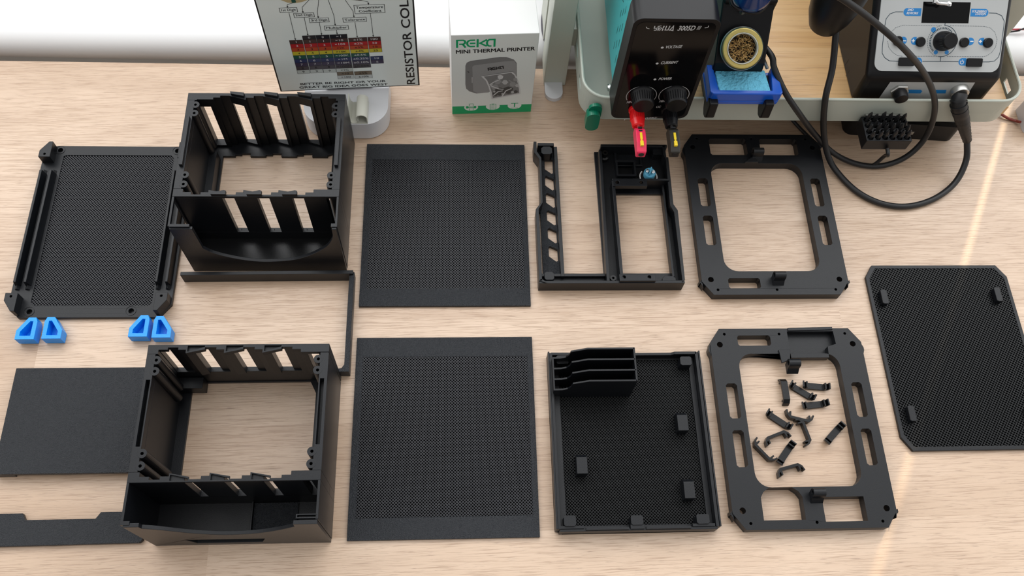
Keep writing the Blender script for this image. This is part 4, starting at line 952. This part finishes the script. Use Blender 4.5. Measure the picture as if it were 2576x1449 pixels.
# trough
hb = MB(); op_ = [(233.6, 511), (297, 511), (299.6, 513.5), (297.4, 543), (292.4, 543), (289.6, 515), (239.4, 515), (237.0, 545), (231.4, 545), (231, 513.5)]
hb.prism([(230.8, 513.4), (233, 511), (297, 511), (299.4, 513.8), (297.4, 545), (230.6, 545)], 92, 97); hb.prism(op_, 97, 108)
hb.build('sponge_trough', HOLDER_BLUE, t, 1.2, 3)
sp = MB().prism([(240.0, 515.4), (288.8, 515.4), (286.5, 540), (238.8, 542)], 97, 106.6).build('sponge', SPONGE, t, 0.8)
# brass wool pot tilted towards the viewer
cp = Vector(at(1868, 122, 137)); ax_ = Vector((-0.10, -0.62, 0.78)).normalized(); qx = ax_.to_track_quat('Z', 'Y').to_matrix().to_4x4(); PT = Matrix.Translation(cp) @ qx
MB().lathe([(0.1, -24), (16, -24), (18.2, -9), (18.9, -3.4), (19.1, -1.4), (18, -1), (17, -1), (16.4, -10)], 44, PT, False).build('wool_pot', mat('dark_green_pot', (0.02, 0.045, 0.03), 0.3), t, smooth=True)
MB().lathe([(19.2, -4.0), (19.6, -3.5), (19.2, -3.0), (18.6, -3)], 44, PT, False).build('pot_edge', STEEL, t, smooth=True)
MB().lathe([(18.0, -1.6), (18.0, 0.6), (17.2, 1.2), (14.4, 1.2), (13.9, 0.6), (13.9, -4)], 44, PT, False).build('yellow_ring', OLIVE, t, smooth=True)
MB().lathe([(14.1, 1.0), (13.9, 1.7), (13.2, 1.7), (12.9, 0.8), (12.9, -5), (14.1, -5)], 44, PT, False).build('inner_ring', CREAM, t, smooth=True)
MB().lathe([(13.4, -8.2), (0.1, -8.2)], 30, PT, False).build('pot_bottom', mat('dark_brown_pot_inside', (0.02, 0.012, 0.006), 0.8), t)
random.seed(5); wl_ = MB()
for k in range(230):
    r0 = 11.4 * math.sqrt(random.random()); a0 = random.uniform(0, 6.28); cx, cy = r0 * math.cos(a0), r0 * math.sin(a0); h0 = random.uniform(-7.5, -1.5); rr_ = random.uniform(1.0, 2.3); ph = random.uniform(0, 6.28); tz = random.uniform(-1, 1)
    pts = []
    for j in range(6):
        a = ph + j * 0.55; x_, y_ = cx + rr_ * math.cos(a), cy + rr_ * math.sin(a); l_ = math.hypot(x_, y_)
        if l_ > 12.4: x_, y_ = x_ * 12.4 / l_, y_ * 12.4 / l_
        pts.append(PT @ Vector((x_, y_, h0 + tz * math.sin(a) * 1.4)))
    wl_.tube(pts, 0.24, 4, False)
o = wl_.build('brass_wool', BRASS, t, smooth=True); o['kind'] = 'stuff'
# steel holder strip beside the trough and bracket on top
a_, b_ = at(1917, 138, 118), at(1930, 172, 106)
MB().tube([a_, b_], 1.6, 10).build('side_rod', STEEL, t, smooth=True)
br = [Vector(at(1838, 0, 196)), Vector(at(1842, 12, 194)), Vector(at(1856, 22, 192)), Vector(at(1868, 24, 190)), Vector(at(1880, 30, 189)), Vector(at(1900, 33, 188)), Vector(at(1915, 27, 189)), Vector(at(1928, 14, 190)), Vector(at(1936, 2, 192))]
MB().tube(spline(br, 5), 1.5, 8).build('rest_wire', BLACK_PLASTIC, t, smooth=True)
for x in (244, 284): MB().tube([(x, 584, 172), (x, 566, 190)], 1.6, 8).build('rest_arm', BLACK_PLASTIC, t, smooth=True)
t = thing('soldering_iron', 'navy blue soldering iron handle resting in the stand at the top edge', 'soldering iron', (255, 556, 176))
c0 = Vector(at(1893, -22, 200)); dr = Vector((-0.12, -0.35, 0.93)).normalized(); PT = Matrix.Translation(c0) @ dr.to_track_quat('Z', 'Y').to_matrix().to_4x4()
MB().lathe([(2, -22), (9, -19.5), (14.5, -13), (17, -4), (17.0, 4), (13, 14), (11.5, 50), (9, 80)], 36, PT).build('handle', NAVY, t, smooth=True)
MB().lathe([(2.4, -46), (2.6, -21)], 14, PT).build('tip_barrel', STEEL, t, smooth=True)

# ================================================================ rework station
t = thing('rework_station', 'black rework station with a pale grey sloping control panel and blue markings', 'soldering station', (450, 620, 70))
GX0, GX1 = 384.0, 516.5; GS = 0.84
sec = [(533, 70.2), (533, 107.0), (664, 217), (760, 217), (760, 70.2)]
mb = MB(); mb.wallx(sec, GX0, GX1); mb.build('case', BLACK_PLASTIC, t, 5.5, 4, smooth=True)
an = math.atan(GS); PP = Plane((GX0, 536, 109.6), (1, 0, 0), (0, math.cos(an), math.sin(an))); PM = PP.M()
g = lambda px, py: PP.uv(2190 + px / 6.962, py / 6.962)
u0, v0 = g(67, 1160); u1, v1 = g(2350, 1180); vb = g(1200, 1255)[1]
MB().prism(rrect(5.2, 126.6, vb, 160, 8, 6), -2, 0.9, (), PM).build('control_panel', STATION_FACE, t); cpn = bpy.data.objects['control_panel']
scn = MB(); scn.flat([g(918, 30), g(1745, 42), g(1703, 408), g(880, 400)], 1.05, (), PM); scn.build('display', BLACK_GLASS, cpn, fixn=False)
bl_ = MB()
def pill(x0, y0, x1, y1, side):
    a = g(x0, y1); b = g(x1, y0); u_0, u_1, w0, w1 = a[0], b[0], a[1], b[1]; r_ = (w1 - w0) / 2; cy = (w0 + w1) / 2
    if side == 'l': pts = [(u_1, w0), (u_1, w1)] + [(u_0 + r_ + r_ * math.cos(math.radians(q_)), cy + r_ * math.sin(math.radians(q_))) for q_ in range(90, 271, 15)]
    else: pts = [(u_0, w1), (u_0, w0)] + [(u_1 - r_ + r_ * math.cos(math.radians(q_)), cy + r_ * math.sin(math.radians(q_))) for q_ in range(-90, 91, 15)]
    bl_.flat(pts, 1.0, (), PM)
pill(560, 145, 885, 278, 'l'); pill(1735, 158, 2062, 290, 'r'); pill(530, 645, 636, 780, 'r'); pill(690, 648, 800, 785, 'l'); pill(1700, 660, 1812, 792, 'r'); pill(1868, 662, 1980, 792, 'l')
pill(1522, 1018, 1670, 1148, 'l'); pill(760, 1010, 900, 1140, 'r')
for cx, cy, r_ in ((1093, 522, 2.4), (1133, 917, 2.0), (1324, 917, 2.0)): a = g(cx, cy); bl_.flat(circ(a[0], a[1], r_, 16), 1.0, (), PM)
sqa, sqb = g(2165, 75), g(2290, -60)
bl_.build('blue_markings', STATION_BLUE, cpn, fixn=False)
ll = MB()
def P_(*pts): return [g(*a) for a in pts]
ll.stroke(P_((560, 208), (430, 208), (330, 245), (265, 330), (240, 460)), 0.55, PM, False, 1.0)
ll.stroke(P_((240, 460), (200, 800), (195, 930), (240, 1010), (320, 1065), (480, 1072)), 0.55, PM, False, 1.0)
ll.stroke(P_((2062, 228), (2190, 232), (2285, 275), (2330, 370), (2322, 470), (2262, 900), (2230, 1000), (2160, 1068), (2060, 1084), (1925, 1084)), 0.55, PM, False, 1.0)
ll.stroke(P_((900, 1074), (1530, 1080)), 0.55, PM, False, 1.0); ll.stroke(P_((1298, 405), (1290, 450)), 0.6, PM, False, 1.0); ll.stroke(P_((1222, 985), (1212, 1076)), 0.6, PM, False, 1.0)
kc = g(1245, 720); kr = 14.2
ll.stroke([(kc[0] + kr * math.cos(math.radians(a)), kc[1] + kr * math.sin(math.radians(a))) for a in range(-98, 92, 6)], 0.55, PM, False, 1.0)
def dashed(pts, step=1.6):
    acc = 0
    for i in range(len(pts) - 1):
        a, b = Vector(pts[i]), Vector(pts[i + 1]); L = (b - a).length; s_ = 0
        while s_ < L:
            e = min(L, s_ + step * 0.55)
            if e - s_ > 0.1: ll.stroke([tuple(a + (b - a) * (s_ / L)), tuple(a + (b - a) * (e / L))], 0.35, PM, False, 1.0)
            s_ += step
dashed([(kc[0] + kr * math.cos(math.radians(a)), kc[1] + kr * math.sin(math.radians(a))) for a in range(100, 265, 8)])
dashed(P_((1210, 452), (560, 442), (430, 485), (350, 570))); dashed(P_((290, 720), (310, 830), (380, 920), (470, 975), (560, 985))); dashed(P_((760, 985), (1160, 985)))
dashed(P_((1380, 450), (1980, 462), (2090, 490), (2170, 570), (2205, 690), (2180, 820), (2110, 920), (2020, 980), (1950, 994), (1320, 990)))
for k in range(26):
    a = math.radians(48 + k * 7.2); ll.stroke([(kc[0] + 10.8 * math.cos(a), kc[1] + 10.8 * math.sin(a)), (kc[0] + 12.6 * math.cos(a), kc[1] + 12.6 * math.sin(a))], 0.75, PM, False, 1.0)
ll.build('dark_line_markings', STATION_LINE, cpn, fixn=False)
wt = MB()
wt.text('SMD', g(636, 196), g(738, 196), 2.1, PM, 0.02, 0.3, 1.15); wt.text('REWORK', g(618, 252), g(825, 254), 2.1, PM, 0.02, 0.3, 1.15)
wt.text('SOLDERING', g(1762, 218), g(2022, 222), 2.1, PM, 0.02, 0.3, 1.15); wt.text('STATION', g(1820, 265), g(2005, 268), 2.1, PM, 0.02, 0.3, 1.15)
def pm(cx, cy, plus):
    a = g(cx, cy); wt.flat(rect(a[0] - 1.6, a[0] + 1.6, a[1] - 0.45, a[1] + 0.45), 1.15, (), PM)
    if plus: wt.flat(rect(a[0] - 0.45, a[0] + 0.45, a[1] - 1.6, a[1] + 1.6), 1.16, (), PM)
pm(585, 715, False); pm(737, 714, True); pm(1762, 725, False); pm(1912, 727, True)
for cx in (1590, 832):
    a = g(cx, 1085); wt.stroke([(a[0] + 1.7 * math.cos(math.radians(q_)), a[1] - .2 + 1.7 * math.sin(math.radians(q_))) for q_ in range(125, 416, 15)], 0.5, PM, False, 1.15); wt.stroke([(a[0], a[1]), (a[0], a[1] + 2.2)], 0.5, PM, False, 1.15)
wt.build('white_lettering', CARD_WHITE, cpn, fixn=False)
def btn(cx, cy, rx, ry=None, name='button', sq_=False):
    a = g(cx, cy); Tm = PM @ Matrix.Translation((a[0], a[1], 0.5))
    mb = MB()
    if sq_: mb.prism(rrect(-rx, rx, -ry, ry, 1.2, 4), 0, 2.6, (), Tm); mb.build(name, BLACK_PLASTIC, cpn, 0.4)
    else: mb.lathe([(rx, 0), (rx, 2.4), (rx - 0.5, 3.0), (0.1, 3.0)], 28, Tm); mb.build(name, BLACK_PLASTIC, cpn, 0, smooth=True)
for cx, cy in ((462, 718), (858, 735), (1620, 745), (2036, 750)): btn(cx, cy, 4.5)
btn(612, 1082, 7.4, 3.9, 'power_button', True); btn(1797, 1095, 7.4, 3.9, 'power_button', True)
Tm = PM @ Matrix.Translation((kc[0], kc[1], 0.8)); mb = MB(); mb.lathe([(9.0, 0), (9.0, 5), (7.6, 7), (7.0, 15), (6.4, 15.8), (0.1, 15.8)], 36, Tm)
for k in range(22):
    a = 2 * math.pi * k / 22; mb.box(-0.5, 0.3, -0.4, 0.4, 6, 14, Tm @ Matrix.Translation((7.2 * math.cos(a), 7.2 * math.sin(a), 0)) @ Matrix.Rotation(a, 4, 'Z'))
mb.build('rotary_knob', BLACK_PLASTIC, cpn, 0, smooth=True)
# lower strip with two sockets
LP = Plane((GX0, 533, 70), (1, 0, 0), (0, 0, 1)); LM = LP.M(); l_ = lambda px, py: LP.uv(1926 + px / 3.958, py / 3.958)
fb = MB(); fb.flat([l_(1240, 815), l_(2085, 820), l_(1980, 985), l_(1125, 980)], 0.25, (), LM); fb.build('socket_plate', STATION_FACE, t, fixn=False)
fb = MB(); fb.flat([l_(1415, 890), l_(1545, 892), l_(1560, 905), l_(1540, 928), l_(1400, 925)], 0.35, (), LM); fb.flat([l_(1690, 893), l_(1800, 893), l_(1790, 928), l_(1690, 928)], 0.35, (), LM); fb.build('socket_label', STATION_BLUE, t, fixn=False)
def sock(cx, cy, rad, dep, mt_, nm, n=28): 
    a = l_(cx, cy); Tm = LM @ Matrix.Translation((a[0], a[1], 0)); MB().lathe([(rad, 0), (rad, dep * 0.7), (rad * 0.94, dep), (0.1, dep)], n, Tm).build(nm, mt_, t, 0.3, smooth=(n > 8)); return Tm
sock(1330, 895, 9.2, 3.2, STEEL, 'socket_nut', 6); sock(1330, 900, 6.6, 11, BLACK_PLASTIC, 'socket_cap')
CT = sock(1925, 890, 8.4, 6.5, STEEL, 'socket_collar')
for a in (((820, 600), (785, 655)), ((832, 702), (800, 757))):
    KP = Plane((GX0, 760, 70), (0, -1, 0), (0, 0, 1)); k_ = [KP.uv(1926 + q_[0] / 3.958, q_[1] / 3.958) for q_ in a]; z_ = MB(); z_.stroke(k_, 0.9, KP.M(0), False, 0.15); z_.build('side_vent', BLACK_PRINT, t, fixn=False)
# curved steel rest reaching down over the display
hk = [(0, -60), (2336, -12), (2337, 2), (2342, 9), (2352, 11), (2370, 12)]
h3 = [PP.p + PP.a * PP.uv(x, y)[0] + PP.b * PP.uv(x, y)[1] + PP.n * 12 for x, y in hk[1:]]; h3 = [PP.p + PP.a * PP.uv(2334, -12)[0] + PP.b * 158 - PP.n * 1, PP.p + PP.a * PP.uv(2334, -12)[0] + PP.b * 148 + PP.n * 12] + h3
MB().tube(spline(h3, 5), 1.7, 12).build('steel_hook', CHROME, t, smooth=True)
MB().lathe([(0.3, -2.6), (1.9, -1.9), (2.7, 0), (1.9, 1.9), (0.3, 2.6)], 16, Matrix.Translation(h3[-1])).build('hook_end', CHROME, t, smooth=True)
# cradle arm for the hot air handle
MB().box(350, 386, 600, 612, 186, 192).build('cradle_arm', BLACK_PLASTIC, t, 1)
hg = Vector(at(2072, 64, 142)); t = thing('hot_air_handle', 'black tapering hot air handle hanging left of the rework station', 'hot air gun', (hg.x, hg.y, 142))
MB().lathe([(12.6, 0), (14.0, 0.6), (19.6, 16), (22.8, 34), (24.2, 60), (24.2, 120)], 40, Matrix.Translation(hg)).build('handle_shell', BLACK_PLASTIC, t, smooth=True)

# ================================================================ cables
def cable(name, pts, r_, mt_, label, cat='cable', parent=None):
    mb = MB(); mb.tube(spline([Vector(p_) for p_ in pts], 8), r_, 12); o = mb.build(name, mt_, parent, smooth=True)
    if parent is None: tag(o, label, cat)
    return o
A_ = [at(2104, 70, 142), at(2094, 170, 112), at(2076, 250, 88), at(2072, 330, 42), at(2084, 395, 14), at(2112, 440, 5), at(2160, 485, 3.4), at(2220, 513, 3.4), at(2285, 519, 3.4), at(2350, 500, 3.6), at(2402, 460, 7), at(2430, 405, 20), at(2433, 352, 36)]
cable('thick_cable', A_, 3.1, RUBBER, 'thick black cable looping lowest on the desk, from the hot air handle to the socket')
B_ = [at(2085, -22, 232), at(2130, 4, 222), at(2200, 56, 200), at(2270, 118, 176), at(2322, 180, 138), at(2350, 245, 96), at(2346, 305, 58), at(2318, 360, 30), at(2270, 400, 12), at(2210, 418, 4), at(2150, 411, 6), at(2095, 384, 15), at(2050, 338, 38), at(2012, 288, 78), at(1975, 232, 100), at(1948, 172, 112), (291, 546, 118), (284, 560, 119)]
cable('iron_cable', B_, 2.9, RUBBER, 'black cable arching across the station panel and back under the iron stand')
# plug of the thick cable
t = thing('round_plug', 'black ribbed round plug pushed into the metal collar of the rework station', 'plug', (481, 520, 30))
pa = CT @ Vector((0, 0, 5.5)); pc = Vector(at(2433, 352, 36)); axis = spline([pa, at(2411, 258, 85), at(2418, 290, 71), at(2426, 322, 55), pc], 8)
nn = len(axis); body = MB(); cut = int(nn * 0.58)
body.tube(axis[:cut + 1], [7.0 if i < cut * 0.5 else 7.6 if i < cut * 0.8 else 7.0 for i in range(cut + 1)], 24); body.build('plug_body', RUBBER, t, smooth=True)
bt = MB(); bt.tube(axis[cut:], [6.2 - 2.4 * i / max(1, nn - cut - 1) + (0.7 if i % 2 else 0) for i in range(nn - cut)], 20); bt.build('strain_relief', RUBBER, t, smooth=True)
for k in (int(cut * 0.35), int(cut * 0.5), int(cut * 0.65)):
    g1 = axis[k]; g2 = axis[k + 1]; MB().tube([g1, g1 + (g2 - g1).normalized() * 1.0], 8.0, 24).build('grip_ring', RUBBER, t, smooth=True)
cable('thin_wire', [at(1985, 292, 6), at(2008, 318, 2.2), at(2036, 346, 2.2), at(2066, 372, 2.2)], 1.9, RUBBER, 'thin black wire coming out from under the shelf, left of the cable loops', 'wire')
cable('thin_wire', [(419.6, 491.2, 50), (421, 486, 46), at(2226, 392, 22), at(2205, 410, 8), at(2190, 419, 2.2)], 1.9, RUBBER, 'short thin black wire hanging from the bit block behind the cable loop', 'wire')
cable('charging_cable', [at(1388, -14, 20), at(1376, 6, 19), at(1367, 40, 19), at(1367, 75, 19), at(1374, 105, 19), at(1381, 128, 18), (100, 664, 17.5)], 2.2, mat('dark_grey_cord', (0.06, 0.055, 0.07), 0.5), 'dark cord lying on the sill between the printer box and the shelf post', 'cord')
cable('red_wire', [(546, 668, 20), at(2552, 74, 22), at(2566, 74, 22), at(2600, 73, 22)], 1.0, mat('red_insulation', (0.45, 0.05, 0.07), 0.4), 'thin red wire on the sill right of the rework station', 'wire')
cable('black_wire', [(546, 660, 19), at(2550, 79, 20), at(2566, 75, 24), at(2600, 64, 24)], 0.9, RUBBER, 'thin black wire crossing the red one on the sill', 'wire')
cable('copper_cable', [at(2490, 258, 6), at(2517, 285, 4), at(2535, 297, 2.2), at(2555, 304, 2.4), at(2567, 307, 6)], 1.5, COPPER, 'reddish brown two-core wire running from the shelf to the white adapter')
t = MB(); q = at(2567, 318, 0); t.prism(rrect(q.x + 0.0, q.x + 40, q.y - 10, q.y + 24, 5, 6), 0, 22); o = t.build('white_adapter', WHITE_PLASTIC, None, 2, 3); tag(o, 'corner of a white plastic adapter cut off by the right edge', 'adapter')

# ================================================================ bit block on the shelf front
t = thing('bit_block', 'black block full of screwdriver bits, stuck on the front of the metal shelf', 'bit holder', (417, 508, 46))
BX0, BX1, BY0, BY1 = 394.8, 440.2, 492.6, 521.6
cells_ = [(BX0 + 4.6 + 7.25 * i, BY0 + 4.2 + 6.9 * j) for j in range(4) for i in range(6)]
MB().prism(rect(BX0, BX1, BY0, BY1), 47, 61, [circ(x, y, 2.9, 6) for x, y in cells_]).build('block_body', PLA, t, 0.6)
MB().box(BX0 + 0.4, BX1 - 0.4, BY0 + 0.4, BY1 - 0.4, 46, 48).build('block_base', PLA, t, 0.3)
MB().box(BX0 + 4, BX1 - 4, BY1 - 0.2, BY1 + 2.3, 51, 63).build('magnet_plate', STEEL, t, 0.3)
random.seed(3); bp_ = MB(); bp_.lathe([(2.6, 0), (2.6, 8), (2.0, 9.5), (1.6, 12), (1.9, 17), (2.1, 19.5), (0.5, 24)], 10)
bit = bp_.build('screwdriver_bit', mat('dark_steel_bit', (0.05, 0.05, 0.052), 0.32, 0.7), None, smooth=True, org=(0, 0, 0))
names = ['front', 'second', 'third', 'back']; nm_c = ['leftmost', 'second from the left', 'third from the left', 'fourth from the left', 'fifth from the left', 'rightmost']
for i, (x, y) in enumerate(cells_):
    o = bit if i == 0 else bit.copy()
    if i: C.objects.link(o)
    j, c_ = divmod(i, 6)
    o.location = Vector((x, y, 48.2 + (random.uniform(-2.5, 1.5) if j != 2 else -3.5))) * MM; o.rotation_euler = (random.uniform(-.03, .03), random.uniform(-.03, .03), random.uniform(0, 3))
    tag(o, 'dark screwdriver bit in the %s row of the black block, %s' % (names[j], nm_c[c_]), 'screwdriver bit', 'screwdriver bits standing in the black block')

# ================================================================ small black device under the shelf
t = thing('small_device', 'low black device with a grey framed screen, half under the metal shelf', 'device', (465, 585, 0))
R_ = Matrix.Translation((404.5, 543.2, 0)) @ Matrix.Rotation(math.radians(-4.2), 4, 'Z')
MB().prism(rrect(0, 118, 0, 95, 9, 6), 0, 25, (), R_).build('device_case', BLACK_PLASTIC, t, 2.5, 3, smooth=True)
MB().prism(rrect(46, 112, 6, 80, 4, 5), 24.4, 25.5, [rrect(51, 106, 12, 75, 1, 3)], R_).build('screen_frame', GREY_PLASTIC, t, 0.2)
MB().prism(rect(50.5, 106.5, 11.5, 75.5), 24.2, 25.2, (), R_).build('screen', SCREEN, t)
MB().box(58, 71, -0.4, 1, 8, 13, R_).build('usb_port', STEEL, t, 0.2)
rg = MB(); rg.stroke([(22 + 3 * math.cos(k * 0.45), 12 + 3 * math.sin(k * 0.45)) for k in range(15)], 0.5, R_, False, 25.15); rg.build('ring_mark', GREY_PLASTIC, t, fixn=False)
